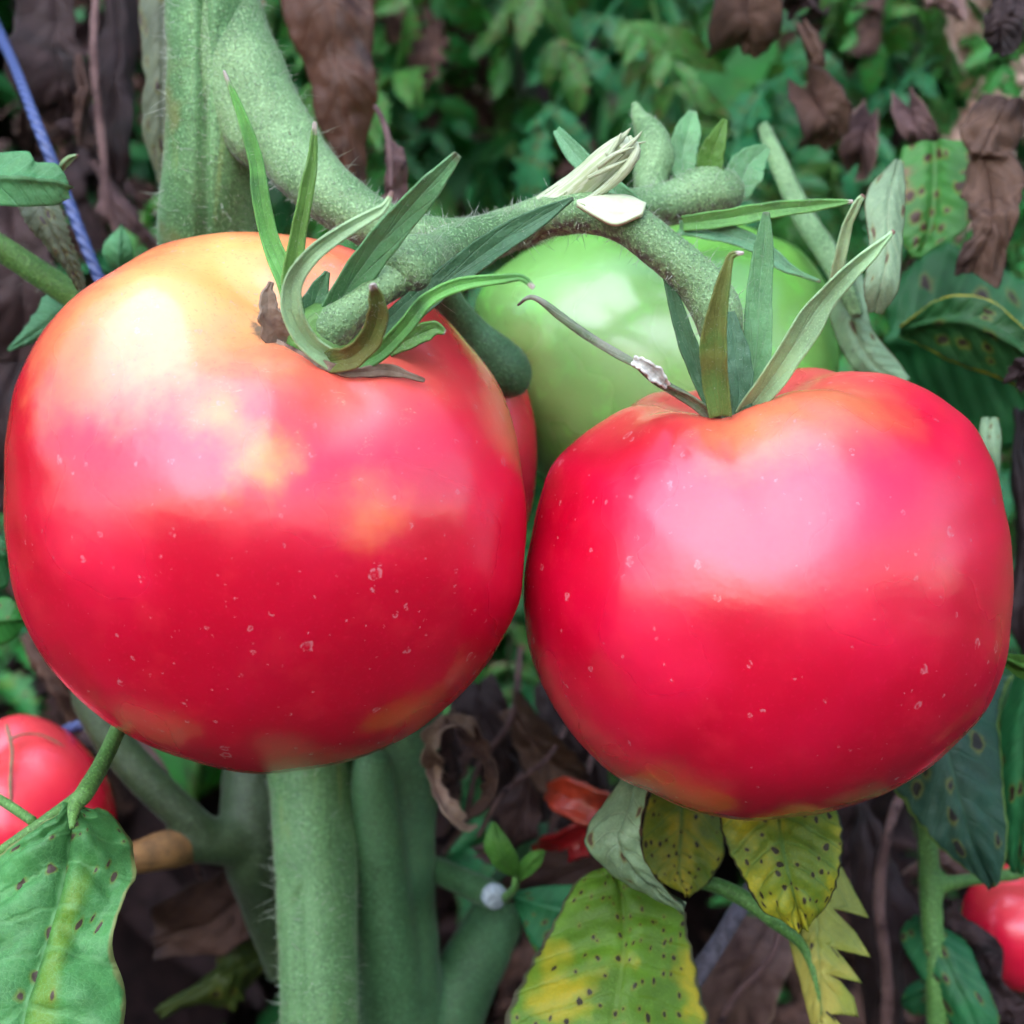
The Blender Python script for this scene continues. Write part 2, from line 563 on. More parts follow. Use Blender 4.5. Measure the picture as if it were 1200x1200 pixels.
def skin_mat(name, base, deep, shoulder, axis, blobs=(), sh_lo=0.45, sh_hi=0.95, specks=0.5, cork=0.0, rough=0.22, spot_col=(0.55, 0.30, 0.36, 1), coat=0.0, streak=0.5, soft=0.0):
    """tomato skin; axis = calyx direction in object space, blobs = [(point, radius, colour, amount)]"""
    g = G(name)
    v = g.obj()
    dirn = g.vm('NORMALIZE', v)
    ca = g.vm('DOT_PRODUCT', dirn, tuple(axis))
    n1, n1c = g.noise(v, 28, 3, 0.5)
    col = g.mix(g.ss(n1, 0.35, 0.65), deep, base)
    n2, n2c = g.noise(v, 130, 3, 0.6)
    col = g.mix(g.ss(n2, 0.50, 0.72, 0, 0.25), col, [base[0] * 1.06, base[1] * 3 + 0.010, base[2]])
    sh = g.ma('ADD', ca, g.ma('MULTIPLY', g.ma('SUBTRACT', n1, 0.5), 0.35))
    col = g.mix(g.ss(sh, sh_lo, sh_hi, 0, 0.85), col, shoulder)
    for pt, rad, bc, amt in blobs:
        dv = g.vm('DISTANCE', g.vm('ADD', v, g.vm('SCALE', g.vm('SUBTRACT', n2c, (0.5, 0.5, 0.5)), scale=rad * (1.2 if rad < 0.012 else 0.55))), tuple(pt))
        col = g.mix(g.ss(dv, rad, 0.0, 0, amt), col, bc)
    # mottled fine grain of the flesh under the skin
    gr, _ = g.noise(v, 1500, 2, 0.6)
    col = g.mix(g.ss(gr, 0.56, 0.74, 0, 0.22), col, [min(1, base[0] * 1.1), base[1] * 1.6 + 0.004, base[2] * 1.4 + 0.003])
    # pale scabs and specks
    wv = g.vm('ADD', v, g.vm('SCALE', g.noise(v, 900, 2)[1], scale=0.0012))
    spk = None
    for sc, thr, r0 in ((210, 0.34, 0.15), (440, 0.30, 0.16), (950, 0.22, 0.15)):
        vo = g.vor(wv, sc)
        sel = g.n('ShaderNodeSeparateColor'); g.t.links.new(vo.outputs['Color'], sel.inputs[0])
        on = g.ma('LESS_THAN', sel.outputs[0], g.ma('MULTIPLY', g.ss(n2, 0.35, 0.6, 0.25, 1.5), thr * specks * 0.7))
        rad = g.ma('MULTIPLY', g.ma('ADD', 0.4, sel.outputs[1]), r0)
        d = g.ma('SUBTRACT', vo.outputs['Distance'], rad)
        ring = g.ma('MULTIPLY', g.ss(d, 0.035, 0.0), g.ss(d, -0.10, -0.01, 0.30, 1.0))
        f = g.ma('MULTIPLY', g.ma('MULTIPLY', on, ring), g.ss(gr, 0.40, 0.56))
        spk = f if spk is None else g.ma('MAXIMUM', spk, f)
    col = g.mix(g.ma('MULTIPLY', spk, 0.38), col, spot_col)
    # corky hair-line scars that ring the stalk end
    if streak:
        sp = g.n('ShaderNodeMapping'); g.t.links.new(v, sp.inputs[0]); sp.inputs['Scale'].default_value = (1, 1, 2.6)
        sn, _ = g.noise(sp.outputs[0], 420, 2, 0.5, 0.6)
        line = g.ss(g.ma('ABSOLUTE', g.ma('SUBTRACT', sn, 0.5)), 0.010, 0.0)
        gate, _ = g.noise(v, 230, 2)
        near = g.ss(ca, 0.62, 0.85)
        f = g.ma('MULTIPLY', g.ma('MULTIPLY', line, g.ss(gate, 0.55, 0.64)), near)
        col = g.mix(g.ma('MULTIPLY', f, streak), col, c(235, 200, 165))
    if cork:
        cn, _ = g.noise(v, 500, 4)
        f = g.ss(g.ma('ADD', ca, g.ma('MULTIPLY', g.ma('SUBTRACT', cn, 0.5), 0.05)), cork, cork + 0.015)
        col = g.mix(f, col, c(150, 120, 92))
    b = g.bump(g.ma('ADD', n2, g.ma('MULTIPLY', gr, 0.04)), 0.09, 0.0013)
    p = g.pbr(**{'Base Color': col, 'Roughness': g.ss(n1, 0.3, 0.7, rough * 0.95, rough * 1.5), 'Specular IOR Level': 1.0, 'Specular Tint': (0.97, 0.82, 1.0, 1), 'Normal': b,
                 'Coat Weight': coat, 'Coat Roughness': g.ss(n2, 0.3, 0.75, rough * 0.8, rough * 1.35), 'Coat IOR': 1.55, 'Coat Normal': b,
                 'Subsurface Weight': soft, 'Subsurface Radius': (1.0, 0.25, 0.15), 'Subsurface Scale': 0.003})
    return g.done(p)

# palette
M = {}
M['stem'] = stem_mat('hairy stem', c(74, 124, 68), c(116, 164, 106), purple=0.3, brown=c(120, 120, 60), streak=True)
M['stem_low'] = stem_mat('lower stem', c(44, 92, 50), c(72, 122, 76))
M['stem_dark'] = stem_mat('dark stem', c(36, 58, 28), c(52, 78, 40))  # same stem pattern in darker greens
M['truss'] = stem_mat('truss stalk', c(88, 130, 78), c(134, 172, 118), purple=0.9)
M['joint'] = stem_mat('stalk joint', c(112, 156, 66), c(160, 192, 96), purple=0.5)
M['greenstem'] = stem_mat('smooth green stem', c(70, 122, 48), c(98, 150, 70))
M['hair'] = plain_mat('plant hair', c(196, 206, 190), 0.5, 900, 0.1)
M['hair_dark'] = plain_mat('dull plant hair', c(138, 146, 128), 0.6, 900, 0.2)
M['cut'] = plain_mat('fresh cut pith', c(222, 232, 196), 0.6, 700, 0.08)
M['scab'] = plain_mat('corky scar', c(150, 122, 98), 0.85, 900, 0.35)
WHITE_TIP = c(214, 196, 190)
M['sepal'] = leaf_mat('sepal green', c(118, 178, 88), c(140, 176, 120), alt=c(76, 120, 70), tip=(0.93, WHITE_TIP), nv=3, vary=0.12, trans=0.12, vein_w=0.3)
M['sepal_pale'] = leaf_mat('sepal pale', c(176, 212, 160), c(206, 228, 194), tip=(0.92, c(150, 110, 104)), nv=3, vary=0.1, trans=0.1, vein_w=0.3)
M['sepal_blue'] = leaf_mat('sepal blue green', c(112, 170, 116), c(156, 196, 158), alt=c(92, 144, 104), tip=(0.96, c(120, 130, 100)), nv=4, vary=0.1, trans=0.12, vein_w=0.4)
M['sepal_brown'] = leaf_mat('sepal browned', c(124, 130, 66), c(146, 154, 92), alt=c(104, 142, 70), alt_amt=0.62, tip=(0.90, c(222, 205, 205)), nv=3, vary=0.1, trans=0.1, vein_w=0.3)
M['sepal_dark'] = leaf_mat('sepal dark', c(70, 116, 80), c(112, 150, 116), tip=(0.97, c(90, 80, 70)), nv=3, vary=0.1, trans=0.1, vein_w=0.3)
M['sepal_dry'] = leaf_mat('sepal withered', c(124, 144, 110), c(196, 196, 186), alt=c(176, 170, 160), alt_amt=0.55, tip=(0.9, c(110, 86, 84)), nv=2, vary=0.1, trans=0.05, vein_w=0.6)
M['wool'] = plain_mat('white silk', c(226, 222, 220), 0.9, 1500, 0.25)
M['papery'] = dry_mat('papery dry scale', c(150, 122, 106), c(196, 172, 156), c(110, 80, 76))
M['mint'] = leaf_mat('mint leaf', c(96, 168, 112), c(134, 196, 148), vary=0.05)
M['mintspot'] = leaf_mat('spotted green leaf', c(88, 158, 86), c(136, 196, 130), spots=0.13, spot_uv=(16, 7),  spot_scale=170, spot_size=0.22, spot_col=c(84, 60, 62),
                         band=(0.10, 0.40, 0.32, c(118, 158, 52)), edge=c(150, 160, 100), vary=0.04, nv=7)
M['grey'] = leaf_mat('grey green underside', c(152, 184, 144), c(184, 204, 172), alt=c(160, 170, 124), alt_amt=0.3, spots=0.10, spot_col=c(110, 84, 66), edge=c(110, 90, 64), vary=0.05)
M['ashen'] = leaf_mat('ashen leaf', c(116, 126, 100), c(136, 146, 134), alt=c(150, 160, 90), alt_amt=0.35, spots=0.3, spot_col=c(84, 66, 72), edge=c(150, 150, 120), vary=0.05)
M['yellow1'] = leaf_mat('yellowing leaf', c(102, 146, 32), c(104, 140, 44), alt=c(196, 178, 34), alt_amt=0.60, spots=0.50, spot_uv=(15, 7), spot_scale=150, spot_size=0.16, edge=c(96, 92, 72), vary=0.03, nv=8, vein_w=0.4)
M['yellow2'] = leaf_mat('yellow spotted leaf', c(126, 150, 40), c(96, 142, 66), alt=c(214, 198, 46), alt_amt=0.66, spots=0.45, spot_uv=(10, 5), spot_scale=160, spot_size=0.2, edge=c(50, 46, 40), vary=0.03, nv=6, vein_w=0.7)
M['yellow3'] = leaf_mat('pale yellow lobed leaf', c(170, 176, 76), c(140, 166, 92), alt=c(204, 188, 92), alt_amt=0.6, spots=0.15, spot_scale=200, vary=0.03, nv=6)
M['olive'] = leaf_mat('olive leaf', c(70, 84, 26), c(90, 104, 40), alt=c(110, 100, 30), spots=0.2, vary=0.05, cheap=True)
M['deep'] = leaf_mat('dark blue green leaf', c(40, 82, 66), c(58, 104, 78), spots=0.22, spot_scale=150, spot_size=0.22, spot_col=c(26, 22, 34), edge=c(128, 160, 80), vary=0.12)
M['green1'] = leaf_mat('background leaf', c(54, 142, 60), c(88, 164, 90), alt=c(92, 146, 50), alt_amt=0.3, spots=0.30, spot_scale=130, spot_size=0.24, spot_col=c(70, 44, 40), cheap=True)
M['green2'] = leaf_mat('background cool leaf', c(42, 122, 70), c(78, 150, 100), alt=c(40, 108, 54), alt_amt=0.3, spots=0.25, spot_scale=150, spot_size=0.22, spot_col=c(58, 36, 40), cheap=True)
M['green3'] = leaf_mat('background blighted leaf', c(70, 134, 56), c(94, 152, 78), alt=c(160, 100, 92), alt_amt=0.28, spots=0.5, spot_scale=160, spot_size=0.26, spot_col=c(78, 46, 44), cheap=True)
M['curl'] = leaf_mat('curled leaf with yellow rim', c(40, 98, 46), c(70, 128, 70), spots=0.2, spot_scale=160, edge=c(190, 176, 50), vary=0.03)
M['bright'] = leaf_mat('young leaf', c(92, 148, 58), c(130, 178, 90), alt=c(150, 166, 70), alt_amt=0.25, vary=0.06)
M['dry1'] = dry_mat('dry leaf brown', c(70, 48, 46), c(116, 84, 78), c(34, 22, 26))
M['dry2'] = dry_mat('dry leaf dark', c(46, 31, 37), c(72, 51, 56), c(20, 14, 21))
M['dry3'] = dry_mat('dry leaf pale', c(168, 134, 124), c(212, 182, 170), c(104, 72, 68))
M['dryred'] = leaf_mat('red brown dead leaf', c(92, 46, 34), c(110, 62, 48), alt=c(52, 26, 26), alt_amt=0.5, vary=0.05, trans=0.15)
M['drypink'] = dry_mat('dry pinkish leaf', c(100, 72, 74), c(140, 108, 108), c(54, 36, 42))
M['paper1'] = leaf_mat('papery brown leaf', c(104, 72, 64), c(70, 46, 44), alt=c(66, 42, 42), alt_amt=0.5, trans=0.3, rough=0.75, vary=0.3, edge=c(60, 40, 40))
M['paper2'] = leaf_mat('papery dark leaf', c(66, 44, 48), c(48, 31, 35), alt=c(38, 25, 31), alt_amt=0.5, trans=0.25, rough=0.75, vary=0.3)
M['paper3'] = leaf_mat('papery mauve leaf', c(132, 98, 98), c(96, 66, 68), alt=c(86, 58, 62), alt_amt=0.45, trans=0.3, rough=0.75, vary=0.3, edge=c(150, 118, 112))
M['peel'] = plain_mat('rotting tomato peel', c(190, 62, 40), 0.35, 120, 0.35, **{'Coat Weight': 0.3})
M['peelred'] = plain_mat('rotting red peel', c(164, 24, 34), 0.35, 120, 0.3, **{'Coat Weight': 0.3})

# ------------------------------------------------------------------ ground
def ground():
    g = G('dark garden soil')
    v = g.obj()
    a, _ = g.noise(v, 9, 5); b, _ = g.noise(v, 90, 5)
    col = g.mix(g.ss(a, 0.3, 0.7), c(44, 33, 32), c(62, 48, 45))
    col = g.mix(g.ss(b, 0.5, 0.7), col, c(40, 30, 32))
    mat = g.done(g.pbr(**{'Base Color': col, 'Roughness': 0.95, 'Normal': g.bump(b, 0.8, 0.02)}))
    bm = bmesh.new()
    xs = [-200, -40, -8, -3] + [i * 0.12 - 1.8 for i in range(31)] + [3, 8, 40, 200]
    vg = [[bm.verts.new((x, y, 0.02 * nz((x * 4, y * 4, 0)) + 0.008 * nz((x * 22, y * 22, 3)))) for x in xs] for y in xs]
    for i in range(len(xs) - 1):
        for j in range(len(xs) - 1):
            bm.faces.new((vg[i][j], vg[i][j + 1], vg[i + 1][j + 1], vg[i + 1][j]))
    me = bpy.data.meshes.new('ground'); bm.to_mesh(me); bm.free()
    tag(link('ground', me, mat), kind='structure')
ground()

def backing_bank():  # added backing slope that stops sky showing through the foliage
    g = G('green backing bank')
    v = g.obj()
    a, _ = g.noise(v, 14, 5); b, _ = g.noise(v, 60, 4)
    col = g.mix(g.ss(a, 0.35, 0.65), c(30, 58, 30), c(54, 92, 46))
    col = g.mix(g.ss(b, 0.5, 0.7), col, c(40, 34, 28))
    mat = g.done(g.pbr(**{'Base Color': col, 'Roughness': 0.95, 'Normal': g.bump(b, 0.8, 0.03)}))
    xs = [-40, -15, -6] + [i * 0.25 - 4 for i in range(33)] + [6, 15, 40]
    ys = [(1.15, -0.3), (1.2, 0.5), (1.3, 1.0), (1.5, 1.6), (1.9, 2.2), (2.8, 2.8), (5, 3.2), (12, 3.4), (40, 3.0)]
    vs = [(x, y + 0.06 * nz((x * 3, z * 3, 1)), z + 0.12 * nz((x * 2, y * 2, 7))) for y, z in ys for x in xs]
    n = len(xs)
    fs = [(i * n + j, i * n + j + 1, (i + 1) * n + j + 1, (i + 1) * n + j) for i in range(len(ys) - 1) for j in range(n - 1)]
    me = bpy.data.meshes.new('backing_bank'); me.from_pydata(vs, [], fs)
    tag(link('backing_bank', me, mat), kind='structure')
backing_bank()

# ------------------------------------------------------------------ tomatoes
def outline_fn(ctr, pts):
    pol = sorted((math.atan2(ctr[1] - y, x - ctr[0]), math.hypot(x - ctr[0], y - ctr[1])) for x, y in pts)
    m = len(pol)
    def f(a):
        for i in range(m):
            a0, r0 = pol[i]
            a1, r1 = pol[(i + 1) % m]
            if i == m - 1: a1 += 2 * math.pi
            aa = a if a >= pol[0][0] else a + 2 * math.pi
            if a0 <= aa <= a1:
                t = (aa - a0) / (a1 - a0 + 1e-9)
                t = t * t * (3 - 2 * t) * 0.35 + t * 0.65
                return r0 + (r1 - r0) * t
        return pol[0][1]
    N = 180
    tab = [f(-math.pi + 2 * math.pi * i / N) for i in range(N)]
    for _ in range(3):
        tab = [(tab[i - 1] + 2 * tab[i] + tab[(i + 1) % N]) / 4 for i in range(N)]
    def g(a):
        x = (a + math.pi) / (2 * math.pi) * N
        i = int(x) % N
        t = x - int(x)
        return tab[i] * (1 - t) + tab[(i + 1) % N] * t
    return g

def tomato_mesh(ctr, d, R_px, tilt, lean, H=0.86, dimple=0.20, dimw=0.36, lobes=(5, 0.03, 0.3), outline=None, lump=0.012, seed=0, nu=128, nvv=88, depth=1.0):
    rot = Matrix.Rotation(lean, 3, 'Y') @ Matrix.Rotation(tilt, 3, 'X')
    s = us(d)
    V = []
    for i in range(nvv + 1):
        t = math.pi * i / nvv
        for j in range(nu):
            p = 2 * math.pi * j / nu
            st, ct = math.sin(t), math.cos(t)
            rho = st ** 0.88 if st > 0 else 0
            z = H * (abs(ct) ** 0.92) * (1 if ct > 0 else -1)
            if ct > 0: z -= dimple * math.exp(-(rho / dimw) ** 2)
            else: z += 0.05 * math.exp(-(rho / 0.3) ** 2)
            top = max(0, 0.35 + 0.65 * ct)
            lb = lobes[1] * (math.cos(lobes[0] * p + lobes[2]) + 0.6 * math.cos((lobes[0] - 2) * p + 1.3 + seed)) * top
            rho2 = rho * (1 + lb)
            z *= 1 + 0.9 * lb * top * min(1, rho * 2)
            q = rot @ Vector((rho2 * math.cos(p), rho2 * math.sin(p), z))
            q *= 1 + lump * nz((q.x * 1.6 + seed, q.y * 1.6, q.z * 1.6)) + 0.8 * lump * nz((q.x * 3 + seed, q.y * 3, q.z * 2.2)) + 0.12 * lump * nz((q.x * 8 + seed, q.y * 8, q.z * 6))
            V.append(q)
    axis = (rot @ Vector((0, 0, 1))).normalized()
    V = [v * R_px for v in V]
    for v in V: v.y *= depth
    if outline:
        f = outline_fn(ctr, outline)
        for it in range(3):
            nb = 120
            mx = [0.0] * nb
            for v in V:
                k = (D + d) / (D + d + v.y * s)          # perspective
                b = int((math.atan2(v.z, v.x) + math.pi) / (2 * math.pi) * nb) % nb
                mx[b] = max(mx[b], math.hypot(v.x, v.z) * k)
            for _ in range(4):
                mx = [(mx[i - 1] + 2 * mx[i] + mx[(i + 1) % nb]) / 4 for i in range(nb)]
            for v in V:
                a = math.atan2(v.z, v.x)
                x = (a + math.pi) / (2 * math.pi) * nb - 0.5
                i = math.floor(x)
                t = x - i
                m = mx[i % nb] * (1 - t) + mx[(i + 1) % nb] * t
                r = math.hypot(v.x, v.z)
                w = min(1.0, r / (0.25 * R_px))
                sc = 1 + (f(a) * 0.996 / m - 1) * w
                v.x *= sc
                v.z *= sc
    V = [v * s for v in V]
    fs = []
    for i in range(nvv):
        for j in range(nu):
            fs.append((i * nu + j, (i + 1) * nu + j, (i + 1) * nu + (j + 1) % nu, i * nu + (j + 1) % nu))
    me = bpy.data.meshes.new('skin')
    me.from_pydata(V, [], fs)
    bm = bmesh.new(); bm.from_mesh(me)
    bmesh.ops.remove_doubles(bm, verts=bm.verts, dist=1e-6)
    bmesh.ops.recalc_face_normals(bm, faces=bm.faces)
    bm.to_mesh(me); bm.free()
    return me, axis, V[0]

def surf(ctr, d, Rp, x, y):
    """object-space point on the near side of a tomato below photo pixel (x,y)"""
    s = us(d)
    dx, dz = (x - ctr[0]) * 0.93, (ctr[1] - y) * 0.93
    dy = -math.sqrt(max(0.0, (Rp * 0.97) ** 2 - dx * dx - dz * dz))
    return Vector((dx, dy, dz)) * s

def put_tomato(name, label, ctr, d, me, mat, cat='tomato', group=None):
    k = 1.018          # the visible rim lies nearer the lens than the centre does
    root = empty(name, W(600 + (ctr[0] - 600) / k, 600 + (ctr[1] - 600) / k, d), label, cat, group)
    o = bpy.data.objects.new('skin', me)
    COL.objects.link(o)
    me.materials.append(mat)
    me.polygons.foreach_set('use_smooth', [True] * len(me.polygons))
    o.parent = root
    return root

# --- large ripe tomato, with yellow shoulder
LC, LD = (312, 590), 0.0
L_out = [(246, 271), (184, 285), (134, 314), (84, 350), (50, 390), (25, 440), (11, 501), (6, 568), (8, 641), (22, 713), (50, 769), (100, 825), (156, 864),
         (223, 892), (302, 908), (357, 904), (424, 889), (491, 856), (536, 819), (581, 764), (609, 708), (618, 641), (619, 596), (611, 546), (597, 496),
         (575, 445), (540, 398), (505, 360), (470, 328), (424, 298), (357, 277), (301, 270)]
meL, axL, topL = tomato_mesh(LC, LD, 305, R(36), R(13), H=0.90, dimple=0.15, dimw=0.30, lobes=(5, 0.026, 2.2), outline=L_out, seed=1, depth=0.95, lump=0.014)
YEL = (0.80, 0.40, 0.06, 1)
blobsL = [(surf(LC, LD, 305, 210, 350), 0.030, (0.80, 0.42, 0.17, 1), 0.95), (surf(LC, LD, 305, 290, 290), 0.026, (0.80, 0.42, 0.13, 1), 0.95),
          (surf(LC, LD, 305, 345, 540), 0.0085, YEL, 0.62), (surf(LC, LD, 305, 290, 490), 0.0070, YEL, 0.4), (surf(LC, LD, 305, 462, 600), 0.0085, (0.78, 0.22, 0.05, 1), 0.45),
          (surf(LC, LD, 305, 120, 420), 0.016, (0.78, 0.18, 0.06, 1), 0.7)]
matL = skin_mat('ripe skin yellow shoulder', (0.62, 0.003, 0.036, 1), (0.47, 0.001, 0.018, 1), (0.74, 0.15, 0.09, 1), axL, blobsL, sh_lo=0.70, sh_hi=1.05, specks=0.75, cork=0.978, streak=0.7)
tomL = put_tomato('ripe_tomato', 'large ripe red tomato with yellow shoulder and green stalk', LC, LD, meL, matL)

# --- second ripe tomato
RC, RD = (902, 695), 0.004
R_out = [(617, 720), (617, 680), (625, 630), (635, 585), (650, 545), (680, 512), (725, 482), (775, 466), (830, 460), (880, 452), (930, 437), (965, 433), (1000, 433), (1050, 439), (1100, 462),
         (1140, 495), (1165, 540), (1180, 600), (1188, 660), (1186, 725), (1177, 780), (1155, 830), (1110, 880), (1050, 922), (990, 945), (925, 957), (865, 961), (815, 952), (765, 932),
         (720, 910), (670, 860), (640, 810), (625, 770)]
meR, axR, topR = tomato_mesh(RC, RD, 286, R(9), R(-9), H=0.86, dimple=0.20, dimw=0.32, lobes=(6, 0.022, 0.6), outline=R_out, seed=4, depth=0.97, lump=0.010)
blobsR = [(surf(RC, RD, 286, 860, 490), 0.014, (0.78, 0.20, 0.08, 1), 0.8), (surf(RC, RD, 286, 960, 460), 0.018, (0.78, 0.18, 0.08, 1), 0.8)]
matR = skin_mat('ripe skin glossy', (0.62, 0.002, 0.040, 1), (0.47, 0.001, 0.020, 1), (0.74, 0.14, 0.10, 1), axR, blobsR, sh_lo=0.66, sh_hi=1.05, specks=0.75, cork=0.97, streak=0.4)
tomR = put_tomato('ripe_tomato', 'ripe red tomato with spiky dry-tipped sepals in front of the green tomato', RC, RD, meR, matR)

# --- unripe tomato behind
GC, GD = (772, 432), 0.072
G_out = [(559, 350), (559, 400), (572, 445), (590, 490), (615, 530), (650, 570), (700, 605), (770, 622), (850, 610), (920, 570), (965, 510), (985, 440), (984, 390), (970, 330), (940, 288),
         (890, 262), (800, 252), (720, 258), (650, 276), (600, 302), (572, 325)]
meG, axG, topG = tomato_mesh(GC, GD, 205, R(20), R(12), H=0.86, lobes=(6, 0.012, 0.2), lump=0.004, outline=G_out, seed=9, nu=96, nvv=64)
matG = skin_mat('unripe skin', (0.20, 0.44, 0.09, 1), (0.15, 0.36, 0.08, 1), (0.12, 0.33, 0.05, 1), axG, [(surf(GC, GD, 205, 700, 400), 0.04, (0.30, 0.54, 0.20, 1), 0.6)], specks=0.12,  # pale blob puts the highlight patch into the base colour
                rough=0.23, spot_col=c(120, 110, 60), streak=0)
tomG = put_tomato('unripe_tomato', 'pale green unripe tomato hanging behind the two ripe ones', GC, GD, meG, matG)

# --- red one hidden behind the first
BC, BD = (466, 545), 0.048
meB, axB, _ = tomato_mesh(BC, BD, 158, R(10), R(4), H=1.22, depth=0.75, outline=None, seed=12, nu=80, nvv=56)
matB = skin_mat('ripe skin hidden fruit', (0.70, 0.008, 0.045, 1), (0.58, 0.004, 0.03, 1), (0.72, 0.07, 0.08, 1), axB, specks=0.3, streak=0)  # same reds as the split and small fruit
put_tomato('ripe_tomato', 'mostly hidden red tomato behind the large ripe one', BC, BD, meB, matB)

# --- split tomato low at the frame's edge
SC, SD = (0, 972), 0.075
meS, axS, _ = tomato_mesh(SC, SD, 124, R(30), R(-10), H=0.95, outline=None, seed=15, nu=72, nvv=48)
matS = skin_mat('ripe skin split', (0.70, 0.008, 0.045, 1), (0.58, 0.004, 0.03, 1), (0.72, 0.07, 0.08, 1), axS, specks=0.2, streak=0)
tS = put_tomato('split_tomato', 'split red tomato behind the hanging spotted leaf', SC, SD, meS, matS)
link('crack', tube_mesh([[(12, 866, 0.0632, 1.6), (30, 860, 0.0655, 1.5), (50, 862, 0.0670, 1.4), (75, 874, 0.0680, 0.8)]], 8, 20, 0.5), M['scab'], tS)
link('crack', tube_mesh([[(8, 850, 0.0680, 2.0), (14, 880, 0.0608, 2.4), (12, 920, 0.0560, 2.2), (14, 955, 0.0545, 1.6)]], 8, 20, 0.6), M['scab'], tS)

# --- red one at the lower right edge
QC, QD = (1218, 1094), 0.088
meQ, axQ, _ = tomato_mesh(QC, QD, 80, R(20), R(-10), H=0.9, outline=None, seed=18, nu=64, nvv=44)
matQ = skin_mat('ripe skin small', (0.70, 0.008, 0.045, 1), (0.58, 0.004, 0.03, 1), (0.72, 0.07, 0.08, 1), axQ, specks=0.2, streak=0)
put_tomato('small_tomato', 'small red tomato partly covered by a dark dry leaf', QC, QD, meQ, matQ)

# ------------------------------------------------------------------ the vine: main stem and truss
vine = empty('tomato_vine', W(372, 600, 0.05) * 1.0, 'thick hairy green tomato stem with the truss that carries the fruit', 'vine')
vine.location.z = 0.0
stem_path = [(246, -330, 0.034, 50), (247, -120, 0.034, 50), (247, 60, 0.034, 51), (246, 180, 0.036, 54), (246, 290, 0.044, 60), (275, 480, 0.062, 58),
             (330, 700, 0.072, 55), (362, 880, 0.072, 52), (370, 1030, 0.062, 48), (374, 1200, 0.054, 46), (380, 1500, 0.054, 48), (390, 3000, 0.06, 52), (392, 3500, 0.06, 54)]
stem_me = tube_mesh([stem_path], 72, 240, 0.03, ridges=(3, 0.035), name='stem')
# a deep furrow runs down the face of the stem
for v in stem_me.vertices:
    x = (v.co.x / (U * (D + v.co.y) / D)) + 600
    pz = 600 - (v.co.z - Z0) / (U * (D + v.co.y) / D)
    if pz < 330 and v.co.y < 0.040:
        v.co.y += 0.0026 * math.exp(-((x - 238) / 5) ** 2)
    if pz > 850 and pz < 1500:
        v.co.y += 0.0012 * math.exp(-((x - 345 - (pz - 900) * 0.02) / 6) ** 2) if v.co.y < 0.054 else 0
stem_o = link('stem', stem_me, M['stem'], vine)
hairs(stem_me, 11000, 0.0009, 0.00003, M['hair'], stem_o, lean=0.5, seed=3, keep=lambda p: 0.40 < p.center.z < 0.62)
hairs(stem_me, 520, 0.0034, 0.00006, M['hair'], stem_o, lean=0.35, seed=4, keep=lambda p: 0.40 < p.center.z < 0.62 and p.normal.y < 0.5)

ped = [(232, -120, 0.042, 38), (262, 5, 0.036, 40), (296, 95, 0.031, 41), (336, 170, 0.026, 39), (380, 222, 0.018, 34), (434, 260, 0.013, 30), (492, 281, 0.009, 28), (550, 283, 0.006, 27), (610, 264, 0.005, 25), (668, 242, 0.005, 25)]
pedL = [(612, 264, 0.003, 22), (570, 278, -0.003, 25), (530, 291, -0.009, 27), (512, 300, -0.013, 26), (488, 311, -0.018, 37), (472, 320, -0.0205, 37), (461, 329, -0.0215, 24)]
pedR = [(640, 252, 0.003, 22), (690, 248, -0.002, 25), (735, 262, -0.005, 25), (780, 295, -0.006, 25), (815, 328, -0.006, 26), (838, 360, -0.006, 29), (846, 392, -0.006, 25)]
pedG = [(650, 256, 0.010, 20), (720, 246, 0.020, 22), (780, 240, 0.026, 24), (822, 228, 0.028, 30), (848, 226, 0.030, 27), (860, 230, 0.032, 14)]
pedB = [(500, 300, 0.018, 18), (520, 345, 0.028, 18), (548, 385, 0.034, 20), (575, 415, 0.036, 27), (592, 434, 0.037, 30), (604, 446, 0.038, 25), (612, 454, 0.039, 12)]
stub = [(640, 250, 0.004, 22), (675, 226, 0.000, 22), (712, 194, -0.005, 22), (738, 172, -0.008, 18)]
web = [(250, -90, 0.036, 36), (258, 30, 0.033, 38), (274, 110, 0.031, 36), (292, 165, 0.029, 26), (304, 192, 0.028, 12)]
web2 = [(225, -90, 0.036, 30), (226, 30, 0.0335, 30), (232, 120, 0.0335, 26), (238, 200, 0.036, 16)]
truss_me = fuse(tube_mesh([[(a, b, d_, r_ * 1.05) for a, b, d_, r_ in q] for q in (ped, pedL, pedR, pedG, web, web2)], 24, 60, 0.05), 0.0005, 6)
truss = link('truss_stalk', truss_me, M['truss'], vine)
hairs(truss_me, 17000, 0.0007, 0.000026, M['hair'], truss, lean=0.6, seed=5)
hairs(truss_me, 520, 0.0026, 0.00005, M['hair'], truss, lean=0.35, seed=6, keep=lambda p: p.normal.z > 0.2 or p.normal.z < -0.4)
pb_me = tube_mesh([pedB], 22, 40, 0.05)
pb = link('side_stalk', pb_me, M['stem_low'], vine)
hairs(pb_me, 700, 0.0009, 0.000026, M['hair_dark'], pb, seed=7)

